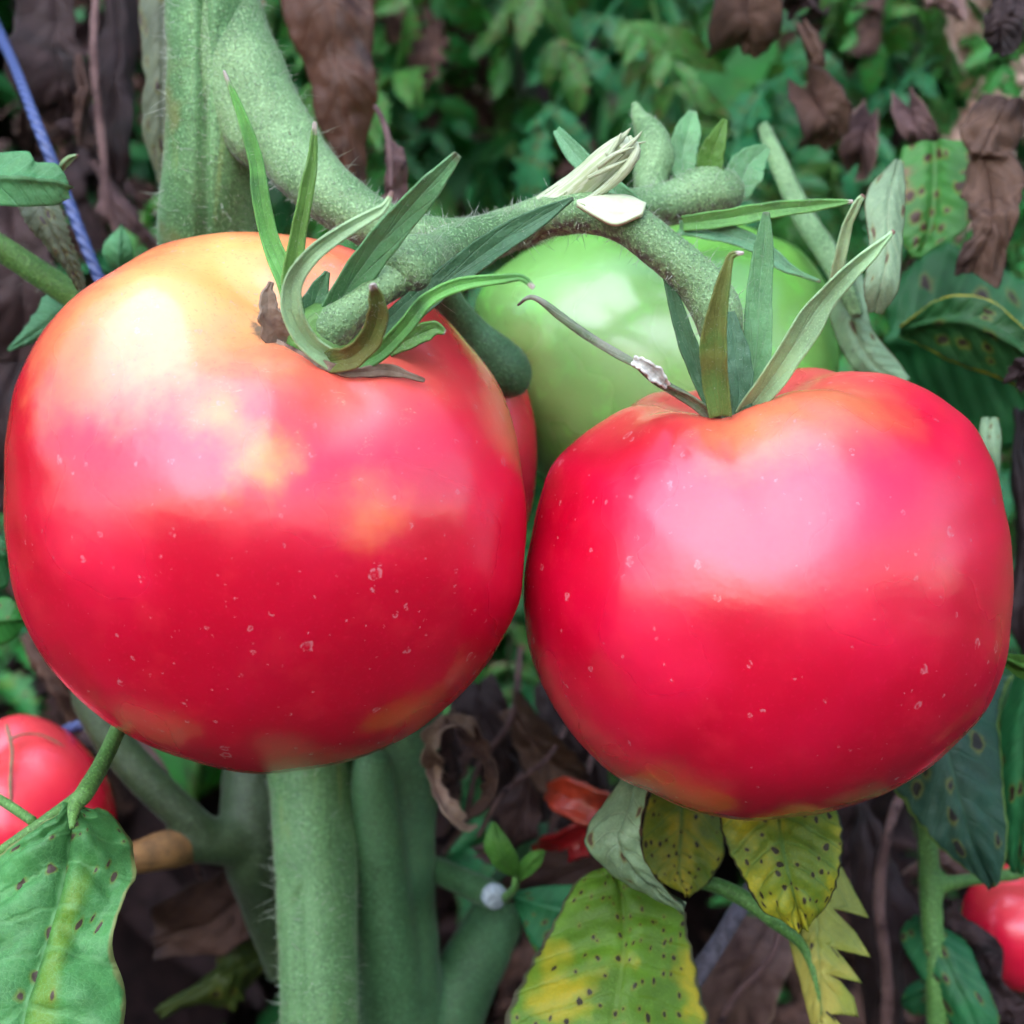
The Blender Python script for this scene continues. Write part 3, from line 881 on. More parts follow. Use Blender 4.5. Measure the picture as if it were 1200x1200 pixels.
def torn():
    g = G('torn pale stalk')
    u, v2 = g.uv()
    cx = g.n('ShaderNodeCombineXYZ')
    g.put(cx.inputs[0], g.ma('MULTIPLY', u, 1.2)); g.put(cx.inputs[1], g.ma('MULTIPLY', v2, 26.0))
    n, _ = g.noise(cx.outputs[0], 1.0, 4)
    col = g.mix(g.ss(n, 0.42, 0.56), c(196, 210, 164), c(230, 236, 208))
    col = g.mix(g.ss(n, 0.60, 0.66), col, c(120, 140, 88))
    return g.done(g.pbr(**{'Base Color': col, 'Roughness': 0.5, 'Normal': g.bump(n, 0.5, 0.0005)}))
M['torn'] = torn()
st_me = tube_mesh([stub], 24, 40, 0.07, ridges=(4, 0.05))
link('torn_stub', st_me, M['torn'], vine)
link('torn_sliver', tube_mesh([[(738, 160, -0.010, 2), (746, 176, -0.0115, 5), (732, 200, -0.0105, 6), (705, 224, -0.0075, 5), (678, 240, -0.005, 3)]], 10, 30, 0.1), M['torn'], vine)
for q in ([(728, 178, -0.0115, 4), (745, 163, -0.0125, 2.5), (752, 154, -0.013, 0.6)], [(735, 172, -0.0105, 4), (748, 168, -0.011, 2), (757, 166, -0.0115, 0.5)],
          [(720, 170, -0.0095, 5), (732, 158, -0.010, 3), (739, 150, -0.0105, 0.6)], [(712, 182, -0.0100, 5), (724, 164, -0.0105, 3), (728, 156, -0.011, 0.8)],
          [(700, 196, -0.0100, 3), (722, 180, -0.0118, 3), (744, 172, -0.0122, 1)], [(690, 208, -0.0085, 3), (716, 196, -0.0108, 2.5), (738, 186, -0.0115, 1)]):
    link('torn_fibre', tube_mesh([q], 8, 14, 0.25), M['torn'], vine)
leaf('cut_face', [(676, 236, -0.0085), (700, 231, -0.008), (735, 230, -0.0075), (757, 240, -0.0085)], [(676, 238, -0.0092), (702, 244, -0.0100), (728, 247, -0.0105), (756, 243, -0.0098)],
     [(676, 240, -0.0092), (698, 254, -0.0102), (722, 264, -0.0107), (752, 252, -0.0105)], M['cut'], vine, bulge=0.0002, n=24, k=6, thick=0.0008)

# stalk parts that belong to each fruit, and the sepals
dL = -0.024
def fruit_stalk(root, pts, mat, seed, nh=500):
    me = tube_mesh([pts], 22, 36, 0.06)
    o = link('stalk', me, mat, root)
    hairs(me, nh, 0.0008, 0.000026, M['hair'], o, seed=seed)
fruit_stalk(tomL, [(474, 320, -0.021, 24), (444, 341, -0.023, 19), (414, 364, -0.024, 20), (390, 386, -0.023, 29), (378, 400, -0.020, 36)], M['truss'], 11)
fruit_stalk(tomR, [(845, 385, -0.006, 25), (852, 415, -0.006, 23), (856, 450, -0.006, 26), (858, 490, -0.004, 34)], M['truss'], 12)

sep = lambda root, nm, pts, mat, **kw: strip(nm, pts, M[mat], root, fuzz=(220 if nm == 'sepal' else 0), **kw)
L_ = tomL
sep(L_, 'sepal', [(352, 392, -0.020, 12), (336, 330, -0.019, 13), (318, 285, -0.018, 12), (306, 235, -0.019, 11), (300, 190, -0.020, 9), (285, 140, -0.021, 6), (262, 82, -0.022, 1)], 'sepal', cup=0.9, seed=1)
sep(L_, 'sepal', [(358, 400, -0.023, 12), (343, 345, -0.023, 13), (348, 290, -0.025, 12), (358, 235, -0.028, 10), (366, 190, -0.030, 7), (369, 142, -0.032, 1.5)], 'sepal', cup=1.2, roll=0.2, seed=2)
sep(L_, 'sepal', [(392, 424, -0.027, 16), (362, 402, -0.029, 16), (343, 368, -0.032, 15), (344, 330, -0.034, 13), (368, 297, -0.036, 12), (405, 270, -0.037, 10), (440, 250, -0.037, 7), (452, 240, -0.037, 4), (460, 224, -0.037, 1.5)], 'sepal_pale', cup=1.3, seed=3)
sep(L_, 'sepal', [(378, 398, -0.021, 16), (400, 350, -0.023, 20), (432, 302, -0.026, 20), (470, 255, -0.029, 18), (505, 216, -0.032, 15), (537, 180, -0.034, 5)], 'sepal_blue', cup=0.6, roll=-0.35, seed=4)
sep(L_, 'sepal', [(385, 424, -0.027, 14), (412, 418, -0.031, 16), (434, 396, -0.034, 15), (443, 366, -0.037, 13), (440, 346, -0.039, 9), (436, 332, -0.041, 3)], 'sepal_brown', cup=1.0, seed=5)
sep(L_, 'sepal', [(412, 430, -0.026, 11), (445, 414, -0.028, 12), (475, 384, -0.031, 11), (502, 352, -0.034, 10), (540, 334, -0.036, 9), (590, 327, -0.036, 6), (612, 326, -0.036, 4), (626, 338, -0.036, 2)], 'sepal', cup=1.1, roll=0.2, seed=6)
sep(L_, 'sepal', [(420, 408, -0.022, 14), (470, 372, -0.022, 17), (530, 325, -0.023, 18), (580, 288, -0.025, 18), (625, 260, -0.027, 13), (672, 232, -0.028, 2)], 'sepal_dark', cup=0.7, roll=0.3, seed=7)
sep(L_, 'sepal', [(455, 410, -0.021, 9), (485, 395, -0.022, 12), (508, 385, -0.022, 10), (522, 390, -0.022, 2)], 'sepal', cup=0.9, seed=8)
sep(L_, 'sepal', [(372, 396, -0.018, 10), (392, 352, -0.016, 11), (418, 322, -0.014, 9), (440, 312, -0.013, 2)], 'sepal', cup=0.8, roll=0.2, seed=18)
sep(L_, 'sepal', [(366, 402, -0.021, 12), (364, 372, -0.021, 15), (372, 345, -0.021, 13), (384, 318, -0.022, 3)], 'sepal_blue', cup=0.7, seed=19)
sep(L_, 'dry_scale', [(342, 412, -0.022, 10), (326, 396, -0.024, 16), (316, 368, -0.025, 15), (314, 345, -0.0255, 9), (318, 330, -0.026, 2)], 'papery', cup=0.9, seed=9, wob=1.0)
sep(L_, 'dry_scale', [(320, 398, -0.0235, 3), (360, 420, -0.027, 5), (410, 436, -0.0285, 6), (455, 434, -0.027, 7), (498, 446, -0.026, 2)], 'papery', cup=0.4, seed=10, wob=1.0)
dimpleL = tube_mesh([[(372, 396, -0.017, 40), (378, 404, -0.0215, 46), (380, 408, -0.024, 40), (381, 410, -0.0255, 18)]], 22, 14, 0.12)
link('calyx_base', dimpleL, M['sepal'], tomL)

R_ = tomR
sep(R_, 'sepal', [(840, 492, -0.013, 9), (812, 468, -0.016, 9), (775, 445, -0.019, 11), (745, 424, -0.022, 10), (700, 398, -0.025, 8), (660, 372, -0.027, 6), (635, 354, -0.028, 4), (620, 349, -0.028, 3), (606, 358, -0.028, 1)], 'sepal_dry', cup=1.6, twist=4.5, seed=21)
sep(R_, 'sepal', [(846, 488, -0.016, 15), (840, 445, -0.018, 17), (838, 400, -0.021, 17), (845, 350, -0.024, 12), (853, 312, -0.026, 6), (858, 299, -0.0265, 4), (872, 296, -0.027, 1)], 'sepal_brown', cup=1.0, roll=0.25, seed=22)
sep(R_, 'sepal', [(838, 480, -0.006, 9), (822, 445, -0.006, 11), (805, 400, -0.006, 11), (790, 352, -0.006, 8), (777, 312, -0.006, 2)], 'sepal_dark', cup=0.8, seed=23)
sep(R_, 'sepal', [(868, 482, -0.004, 14), (882, 440, -0.004, 17), (888, 390, -0.004, 17), (890, 340, -0.004, 15), (895, 290, -0.005, 11), (898, 248, -0.006, 4)], 'sepal_blue', cup=0.5, seed=24)
sep(R_, 'sepal', [(864, 490, -0.013, 14), (866, 450, -0.013, 17), (860, 405, -0.012, 15), (856, 365, -0.011, 5)], 'sepal_dark', cup=0.4, seed=25)
sep(R_, 'sepal', [(872, 486, -0.012, 14), (902, 446, -0.017, 19), (930, 405, -0.021, 20), (960, 358, -0.024, 18), (992, 322, -0.027, 14), (1022, 295, -0.029, 9), (1038, 280, -0.030, 4), (1048, 270, -0.030, 1.5)], 'sepal_pale', cup=1.3, roll=-0.2, seed=26)
sep(R_, 'silk_tuft', [(742, 422, -0.026, 6), (755, 428, -0.0265, 11), (770, 440, -0.0255, 11), (782, 452, -0.024, 4)], 'wool', cup=1.8, seed=27, wob=1.2)
link('calyx_base', tube_mesh([[(857, 470, 0.0, 34), (857, 482, -0.005, 36), (857, 492, -0.009, 24)]], 20, 12, 0.1), M['sepal_dark'], tomR)

G_ = tomG
sep(G_, 'sepal', [(800, 262, 0.022, 9), (850, 256, 0.018, 11), (905, 246, 0.015, 10), (960, 240, 0.012, 7), (1000, 236, 0.010, 1.5)], 'sepal', cup=0.7, seed=31)
sep(G_, 'sepal', [(795, 268, 0.024, 9), (840, 272, 0.020, 13), (885, 288, 0.017, 12), (915, 310, 0.015, 9), (935, 320, 0.014, 4), (962, 330, 0.013, 1.5)], 'sepal_blue', cup=0.9, roll=0.4, seed=32)
sep(G_, 'sepal', [(840, 225, 0.028, 12), (832, 190, 0.027, 16), (842, 160, 0.026, 10), (850, 140, 0.026, 3)], 'bright', cup=0.5, seed=33)
sep(G_, 'sepal', [(806, 222, 0.034, 10), (800, 185, 0.035, 16), (806, 155, 0.036, 15), (812, 130, 0.038, 5)], 'sepal_blue', cup=0.4, seed=34)
sep(G_, 'sepal', [(862, 232, 0.034, 12), (872, 205, 0.034, 22), (880, 190, 0.035, 18), (900, 172, 0.037, 4)], 'sepal_blue', cup=0.4, seed=35)
sep(G_, 'sepal', [(978, 330, 0.015, 7), (985, 300, 0.012, 8), (993, 265, 0.009, 7), (1004, 240, 0.006, 5), (1012, 228, 0.005, 2)], 'sepal_pale', cup=1.3, seed=36)
fruit_stalk(tomG, [(770, 262, 0.030, 16), (762, 215, 0.034, 20), (768, 185, 0.036, 23), (762, 158, 0.038, 19), (750, 138, 0.040, 10), (744, 122, 0.042, 4)], M['truss'], 13, 400)

# ------------------------------------------------------------------ other stems
def stem_thing(name, label, paths, mat, cat='stem', hair=0, seed=0, ridges=None, lump=0.04, fz=False, seg=22, hl=0.0012, cap=None):
    p0 = paths[0][0]
    root = empty(name, W(p0[0], p0[1], p0[2]), label, cat)
    me = tube_mesh(paths, seg, 60, lump, ridges)
    if fz: me = fuse(me, 0.0008, 6)
    o = link('shaft', me, mat, root)
    if hair: hairs(me, hair, hl, 0.00003, M['hair_dark'], o, seed=seed)
    return root

stem_thing('forked_vine', 'second thick green stem forking low beside the hairy main stem',
           [[(470, 3200, 0.10, 60), (470, 1400, 0.085, 58), (468, 1180, 0.080, 52), (462, 1040, 0.078, 48), (470, 930, 0.082, 44), (480, 830, 0.086, 40), (490, 740, 0.092, 30)],
            [(470, 1300, 0.080, 40), (458, 1150, 0.074, 40), (444, 1020, 0.069, 34), (438, 930, 0.067, 28), (438, 900, 0.067, 25), (440, 884, 0.068, 18)],
            [(480, 1300, 0.083, 50), (530, 1180, 0.085, 42), (580, 1080, 0.092, 34), (640, 980, 0.11, 26)]], M['stem_low'], hair=500, seed=41, fz=True)
stem_thing('side_shoot', 'dark green stem slanting down behind the large ripe tomato',
           [[(100, 790, 0.080, 20), (110, 830, 0.078, 22), (150, 890, 0.076, 23), (215, 955, 0.076, 22), (250, 985, 0.078, 22)],
            [(300, 985, 0.085, 40), (260, 985, 0.080, 30), (215, 990, 0.076, 22), (172, 1002, 0.073, 17)],
            [(300, 900, 0.09, 40), (300, 985, 0.085, 42), (318, 1050, 0.092, 40), (350, 1130, 0.098, 40), (375, 1250, 0.10, 42), (380, 3300, 0.10, 48)]], M['stem_dark'], hair=300, seed=42, fz=True)
bs = stem_thing('broken_stub', 'broken orange-brown stub of a side stem behind the spotted leaf', [[(140, 1010, 0.0700, 17), (165, 1004, 0.0712, 20), (195, 996, 0.0735, 23), (222, 990, 0.077, 22)]],
                plain_mat('broken brown stub', c(128, 92, 54), 0.8, 220, 0.5), cat='stub')
stem_thing('leaf_stalk', 'smooth bright green leaf stalk left of the large ripe tomato', [[(-160, 190, 0.03, 15), (-60, 252, 0.032, 15), (0, 290, 0.034, 15), (80, 343, 0.037, 16), (170, 400, 0.045, 17)]], M['greenstem'], cat='stalk', hair=500, seed=43)
stem_thing('leaf_stalk', 'grey green ridged leaf stalk right of the green tomato', [[(896, 150, 0.082, 7), (908, 180, 0.07, 10), (940, 250, 0.062, 13), (972, 300, 0.052, 14), (990, 335, 0.046, 12), (1005, 370, 0.045, 8)]],
           M['truss'], cat='stalk', hair=300, seed=44, ridges=(4, 0.12))
stem_thing('leaf_stalk', 'bright green stalk below the dark leaf at lower right', [[(1085, 930, 0.07, 10), (1088, 1000, 0.07, 13), (1092, 1080, 0.068, 14), (1098, 1180, 0.066, 14), (1100, 1400, 0.07, 14)],
           [(1092, 1040, 0.069, 12), (1130, 1032, 0.07, 9), (1200, 1022, 0.075, 8), (1260, 1000, 0.08, 8)]], M['greenstem'], cat='stalk', fz=True)

def twine(label, pts):
    g = G('blue twine')
    u, v = g.uv()
    w = g.ma('SINE', g.ma('MULTIPLY', g.ma('ADD', g.ma('MULTIPLY', u, 3.5), g.ma('MULTIPLY', v, 3.0)), 6.2832))
    col = g.mix(g.ss(w, -0.4, 0.6), c(66, 82, 142), c(84, 100, 160))
    mat = g.done(g.pbr(**{'Base Color': col, 'Roughness': 0.5, 'Normal': g.bump(w, 0.5, 0.0003)}))
    o = link('twine', tube_mesh([pts], 12, 60, 0.03), mat)
    recentre(o)
    tag(o, label, 'twine')
twine('blue plastic twine stretched beside the large ripe tomato', [(-10, 20, 0.13, 7), (18, 80, 0.085, 6), (45, 150, 0.066, 7), (78, 230, 0.063, 7), (118, 330, 0.06, 7), (190, 480, 0.06, 9), (280, 700, 0.075, 8)])
twine('short end of blue twine above the split tomato', [(60, 862, 0.085, 6), (105, 846, 0.082, 7), (150, 832, 0.082, 7), (210, 815, 0.09, 6)])
stem_thing('dead_twig', 'purplish grey dead twig between the yellow leaves', [[(905, 1000, 0.065, 9), (872, 1055, 0.06, 10), (845, 1100, 0.056, 11), (815, 1145, 0.054, 12), (770, 1210, 0.056, 12)]],
           plain_mat('grey twig bark', c(112, 104, 122), 0.85, 500, 0.4), cat='twig', lump=0.1)
pale = plain_mat('weathered cut end', c(176, 188, 204), 0.8, 900, 0.3)
cs = stem_thing('cut_stub', 'small cut stem stub with a pale bluish end below the fruit', [[(490, 1010, 0.085, 14), (530, 1028, 0.078, 16), (566, 1044, 0.070, 17), (580, 1051, 0.066, 17)]], M['stem_low'], cat='stub')
link('cut_end', tube_mesh([[(577, 1049, 0.066, 15.5), (581, 1052, 0.0645, 15), (582.5, 1053, 0.064, 10)]], 18, 6, 0.12), pale, cs)

# ------------------------------------------------------------------ individual leaves round the fruit
def leaf_thing(name, label, Lp, Mp, Rp, mat, petiole=None, cat='leaf', pmat='greenstem', **kw):
    root = empty(name, W(*Mp[0]), label, cat)
    leaf('blade', Lp, Mp, Rp, M[mat], root, **kw)
    if petiole:
        link('petiole', tube_mesh([petiole], 14, 40, 0.05), M[pmat], root)
    return root

lb = leaf_thing('tomato_leaf', 'large drooping green leaf with brown spotted yellow stripe, below the large ripe tomato',
    [(84, 946, -0.002), (48, 972, -0.001), (0, 1008, 0.0), (-45, 1055, -0.002), (-70, 1120, -0.004), (-80, 1200, -0.008), (-60, 1290, -0.012), (0, 1350, -0.014)],
    [(88, 942, -0.003), (82, 975, -0.010), (74, 1015, -0.014), (62, 1065, -0.016), (45, 1120, -0.018), (25, 1185, -0.020), (12, 1260, -0.021), (5, 1352, -0.022)],
    [(94, 946, -0.002), (128, 950, 0.001), (156, 975, 0.001), (164, 1010, 0.0), (148, 1052, -0.004), (134, 1100, -0.008), (146, 1180, -0.010), (110, 1300, -0.014)],
    'mintspot', [(170, 800, 0.03, 8), (143, 845, 0.018, 9), (122, 890, 0.008, 10), (100, 928, -0.001, 11), (88, 944, -0.003, 9), (84, 970, -0.0075, 3)], n=80, k=14, serr=(0.05, 6), bulge=0.0032, ruffle=0.009, seed=1, veins=4.5)
link('petiole', tube_mesh([[(100, 928, -0.001, 8), (60, 958, 0.001, 8), (20, 985, 0.0, 7), (-40, 1025, 0.0, 5)]], 12, 30, 0.05), M['greenstem'], lb)
link('petiole', tube_mesh([[(-20, 925, 0.012, 6), (5, 940, 0.008, 6), (38, 962, 0.001, 6)]], 12, 20, 0.05), M['greenstem'], lb)

leaf_thing('tomato_leaf', 'broad yellow-green leaf dotted with dark spots, lowest in the picture',
    [(712, 1012, 0.034), (680, 1030, 0.033), (652, 1072, 0.030), (624, 1115, 0.027), (603, 1165, 0.024), (588, 1230, 0.020), (600, 1330, 0.015)],
    [(716, 1012, 0.030), (728, 1050, 0.022), (732, 1090, 0.017), (730, 1130, 0.014), (722, 1180, 0.011), (715, 1240, 0.008), (700, 1340, 0.004)],
    [(722, 1012, 0.034), (765, 1028, 0.031), (797, 1060, 0.030), (806, 1100, 0.028), (822, 1150, 0.025), (834, 1215, 0.022), (800, 1320, 0.016)],
    'yellow1', n=64, k=12, bulge=0.0012, ruffle=0.003, seed=2, veins=8, serr=(0.05, 13))
leaf_thing('curled_leaf', 'curled grey-green leaf underside hanging below the right ripe tomato',
    [(728, 905, 0.026), (708, 950, 0.022), (684, 985, 0.018), (712, 1022, 0.017), (758, 1046, 0.018), (800, 1062, 0.020)],
    [(745, 905, 0.020), (735, 950, 0.013), (722, 985, 0.010), (738, 1015, 0.011), (768, 1040, 0.015), (802, 1063, 0.020)],
    [(772, 915, 0.022), (760, 948, 0.014), (750, 975, 0.010), (756, 1010, 0.012), (776, 1036, 0.016), (804, 1064, 0.020)],
    'grey', n=48, k=9, bulge=0.0010, ruffle=0.003, seed=3, veins=7, serr=(0.08, 9))
leaf_thing('tomato_leaf', 'small folded yellow leaf with black blotches beside the curled grey leaf',
    [(766, 915, 0.036), (754, 960, 0.034), (752, 1000, 0.032), (770, 1030, 0.031), (804, 1048, 0.030)], [(800, 915, 0.030), (800, 960, 0.026), (798, 1000, 0.024), (798, 1025, 0.026), (806, 1049, 0.030)],
    [(838, 915, 0.042), (848, 965, 0.040), (848, 1005, 0.038), (832, 1034, 0.035), (808, 1050, 0.030)], 'yellow2', n=40, k=9, bulge=0.0010, ruffle=0.002, seed=4)
leaf_thing('tomato_leaf', 'yellow-green mottled leaf pointing down just under the right ripe tomato',
    [(846, 925, 0.026), (850, 980, 0.021), (866, 1018, 0.018), (892, 1056, 0.016), (938, 1087, 0.015)], [(910, 920, 0.018), (914, 975, 0.012), (922, 1015, 0.009), (930, 1050, 0.010), (941, 1088, 0.014)],
    [(975, 925, 0.022), (989, 972, 0.018), (986, 1012, 0.015), (974, 1052, 0.014), (944, 1087, 0.015)], 'yellow2', n=56, k=12, bulge=0.0016, ruffle=0.0025, seed=5, veins=5, serr=(0.06, 12))
leaf_thing('lobed_leaf', 'pale yellow leaf with comb-like lobes behind the mottled leaf',
    [(940, 1030, 0.042), (922, 1070, 0.040), (926, 1110, 0.038), (938, 1150, 0.037), (948, 1190, 0.036), (960, 1250, 0.036)],
    [(970, 1020, 0.040), (958, 1060, 0.036), (958, 1095, 0.034), (960, 1130, 0.033), (962, 1175, 0.033), (965, 1250, 0.034)],
    [(985, 1015, 0.042), (998, 1040, 0.041), (1018, 1076, 0.040), (975, 1064, 0.037), (985, 1075, 0.037), (1002, 1092, 0.037), (1020, 1122, 0.036), (978, 1112, 0.035), (990, 1125, 0.035), (1010, 1152, 0.035), (970, 1142, 0.034),
     (985, 1150, 0.034), (1000, 1168, 0.035), (1006, 1192, 0.035), (965, 1180, 0.034), (985, 1200, 0.034), (1000, 1240, 0.036)],
    'yellow3', [(770, 1028, 0.042, 7), (830, 1035, 0.039, 9), (870, 1052, 0.036, 10), (905, 1078, 0.034, 9), (940, 1108, 0.0355, 6), (956, 1150, 0.0345, 3.5), (962, 1200, 0.0345, 1.5)], n=96, k=8, bulge=0.0006, linear=True, seed=6)
leaf_thing('tomato_leaf', 'dark blue-green spotted leaf tucked under the right ripe tomato',
    [(1000, 880, 0.055), (1048, 930, 0.050), (1080, 972, 0.048), (1112, 1002, 0.048), (1160, 1036, 0.050)], [(1080, 790, 0.056), (1105, 860, 0.045), (1122, 920, 0.042), (1138, 980, 0.043), (1162, 1037, 0.050)],
    [(1190, 790, 0.060), (1168, 850, 0.055), (1168, 920, 0.052), (1174, 985, 0.050), (1164, 1037, 0.050)], 'deep', n=48, k=10, bulge=0.0012, ruffle=0.003, seed=7, veins=6, serr=(0.07, 10))
leaf_thing('tomato_leaf', 'narrow green leaf at the frame edge right of the dark spotted leaf',
    [(1195, 780, 0.05), (1172, 860, 0.055), (1172, 940, 0.056), (1185, 1020, 0.058)], [(1215, 780, 0.045), (1198, 860, 0.046), (1196, 940, 0.048), (1192, 1022, 0.056)], [(1250, 790, 0.05), (1235, 860, 0.05), (1225, 940, 0.052), (1196, 1022, 0.058)],
    'green2', seed=8, bulge=0.001, ruffle=0.002, n=40)
leaf_thing('tomato_leaf', 'bright green leaf tip poking out beside the right ripe tomato', [(1215, 800, 0.02), (1195, 795, 0.022), (1178, 782, 0.026), (1165, 770, 0.03)], [(1220, 785, 0.018), (1200, 782, 0.019), (1182, 774, 0.024), (1164, 768, 0.03)],
    [(1225, 772, 0.02), (1202, 768, 0.022), (1184, 766, 0.026), (1163, 766, 0.03)], 'bright', seed=9, n=24)
for i, (lab, Lp, Mp, Rp) in enumerate([
    ('drooping dark green leaf at the bottom beside the bright stalk', [(1060, 1080, 0.075), (1058, 1105, 0.07), (1085, 1150, 0.066), (1120, 1210, 0.064), (1150, 1290, 0.062)],
     [(1078, 1072, 0.07), (1095, 1100, 0.062), (1115, 1145, 0.058), (1140, 1200, 0.056), (1160, 1292, 0.060)], [(1095, 1075, 0.075), (1130, 1100, 0.068), (1150, 1145, 0.064), (1172, 1200, 0.062), (1175, 1290, 0.062)]),
    ('short green leaf left of the bright stalk at lower right', [(1110, 1150, 0.078), (1085, 1145, 0.08), (1066, 1155, 0.082), (1060, 1170, 0.084)], [(1112, 1162, 0.076), (1090, 1165, 0.076), (1072, 1170, 0.078), (1060, 1174, 0.084)],
     [(1112, 1180, 0.078), (1090, 1186, 0.08), (1072, 1186, 0.082), (1061, 1178, 0.084)])]):
    leaf_thing('tomato_leaf', lab, Lp, Mp, Rp, 'green2', seed=10 + i, bulge=0.001, ruffle=0.002, n=36)
leaf_thing('dry_leaf', 'dark grey dried leaf draped over the small red tomato', [(1098, 1060, 0.075), (1108, 1105, 0.072), (1138, 1155, 0.070), (1188, 1225, 0.070)], [(1112, 1060, 0.068), (1134, 1105, 0.064), (1162, 1148, 0.062), (1200, 1205, 0.062)],
    [(1126, 1058, 0.072), (1152, 1098, 0.068), (1174, 1138, 0.066), (1208, 1185, 0.066)], 'dry2', seed=13, bulge=0.0006, ruffle=0.004, crumple=0.005, n=50, k=12)

# right of the green tomato
leaf_thing('hanging_leaf', 'pale green leaf hanging straight down right of the green tomato',
    [(1048, 188, 0.040), (1014, 228, 0.034), (1018, 290, 0.030), (1012, 335, 0.028), (1018, 364, 0.030)], [(1052, 188, 0.036), (1042, 235, 0.028), (1040, 290, 0.024), (1034, 330, 0.024), (1024, 366, 0.029)],
    [(1058, 190, 0.040), (1061, 240, 0.034), (1057, 295, 0.030), (1052, 340, 0.028), (1032, 367, 0.030)], 'grey', n=44, k=9, bulge=0.0005, ruffle=0.001, seed=14, veins=7, serr=(0.05, 9))
leaf_thing('curled_leaf', 'pale leaf underside curling behind the right ripe tomato top',
    [(1000, 312, 0.056), (972, 350, 0.054), (980, 395, 0.052), (1000, 430, 0.050), (1040, 460, 0.05)], [(1003, 312, 0.052), (995, 350, 0.046), (1005, 395, 0.044), (1025, 428, 0.045), (1058, 450, 0.048)],
    [(1008, 312, 0.056), (1014, 350, 0.052), (1022, 385, 0.050), (1044, 412, 0.050), (1068, 442, 0.050)], 'grey', n=40, k=8, bulge=0.001, ruffle=0.002, seed=15)
leaf_thing('curled_leaf', 'dark green curled leaf with a yellow rim right of the ripe tomato',
    [(1055, 384, 0.070), (1090, 356, 0.066), (1125, 346, 0.062), (1165, 355, 0.060), (1205, 388, 0.058), (1270, 440, 0.06)], [(1055, 386, 0.068), (1090, 378, 0.060), (1130, 376, 0.055), (1170, 392, 0.052), (1210, 418, 0.052), (1275, 460, 0.058)],
    [(1055, 390, 0.074), (1090, 408, 0.070), (1130, 432, 0.066), (1170, 448, 0.064), (1215, 462, 0.064), (1275, 482, 0.064)], 'curl', n=52, k=10, bulge=0.0012, ruffle=0.002, seed=16, veins=8)
leaf_thing('tomato_leaf', 'broad dark green leaf lying behind the yellow-rimmed curled leaf',
    [(1040, 330, 0.10), (1080, 290, 0.10), (1140, 290, 0.098), (1200, 320, 0.096), (1280, 380, 0.10)], [(1040, 400, 0.096), (1090, 395, 0.086), (1150, 405, 0.082), (1210, 430, 0.082), (1290, 470, 0.09)],
    [(1045, 470, 0.10), (1090, 510, 0.098), (1150, 530, 0.096), (1220, 540, 0.096), (1290, 550, 0.10)], 'green2', n=48, k=10, bulge=0.002, ruffle=0.006, seed=17, serr=(0.15, 7))
leaf_thing('tomato_leaf', 'cupped green leaf with yellowish blotches under the brown withered leaf',
    [(1058, 170, 0.085), (1050, 220, 0.080), (1050, 270, 0.078), (1070, 302, 0.078)], [(1095, 165, 0.085), (1095, 215, 0.090), (1090, 265, 0.090), (1075, 303, 0.080)], [(1130, 165, 0.080), (1146, 210, 0.074), (1135, 265, 0.072), (1080, 304, 0.076)],
    'green3', n=40, k=9, bulge=0.0012, ruffle=0.003, seed=18)
leaf_thing('withered_leaf', 'large brown withered leaf hanging at the right edge',
    [(1150, 120, 0.068), (1128, 170, 0.064), (1126, 215, 0.066), (1142, 250, 0.062), (1128, 290, 0.060), (1128, 316, 0.062)], [(1180, 120, 0.060), (1158, 170, 0.054), (1160, 215, 0.058), (1168, 255, 0.052), (1150, 290, 0.053), (1140, 318, 0.060)],
    [(1210, 130, 0.066), (1195, 170, 0.062), (1196, 220, 0.064), (1196, 260, 0.060), (1180, 295, 0.060), (1160, 316, 0.062)], 'paper1', n=80, k=16, bulge=0.0012, ruffle=0.008, crumple=0.0030, seed=19, veins=5, serr=(0.12, 6))
leaf_thing('withered_leaf', 'dark shrivelled leaf in the top corner above the withered one',
    [(1150, -40, 0.075), (1146, 0, 0.072), (1152, 40, 0.070), (1165, 60, 0.072)], [(1175, -40, 0.066), (1172, 0, 0.062), (1174, 35, 0.063), (1172, 62, 0.070)], [(1210, -40, 0.072), (1205, 0, 0.068), (1196, 40, 0.068), (1180, 62, 0.070)],
    'paper2', n=60, k=14, bulge=0.0012, ruffle=0.008, crumple=0.0025, seed=20, serr=(0.2, 4))
leaf_thing('shrivelled_leaf', 'small dark shrivelled leaf scrap right of the ripe tomato shoulder', [(1164, 430, 0.05), (1176, 420, 0.048), (1200, 416, 0.047), (1225, 420, 0.05)], [(1163, 438, 0.045), (1180, 436, 0.042), (1202, 434, 0.042), (1225, 436, 0.046)],
    [(1165, 446, 0.05), (1180, 454, 0.048), (1204, 456, 0.048), (1225, 452, 0.05)], 'dry2', n=40, k=10, bulge=0.0005, ruffle=0.003, crumple=0.005, seed=21)
leaf_thing('leaf_tip', 'narrow pale leaf tip beside the right shoulder of the ripe tomato', [(1150, 490, 0.05), (1148, 515, 0.048), (1156, 540, 0.048), (1166, 560, 0.05)], [(1160, 490, 0.047), (1159, 515, 0.044), (1163, 540, 0.045), (1168, 562, 0.049)],
    [(1170, 490, 0.05), (1173, 515, 0.048), (1172, 540, 0.048), (1170, 562, 0.05)], 'grey', n=24, k=6, seed=22)

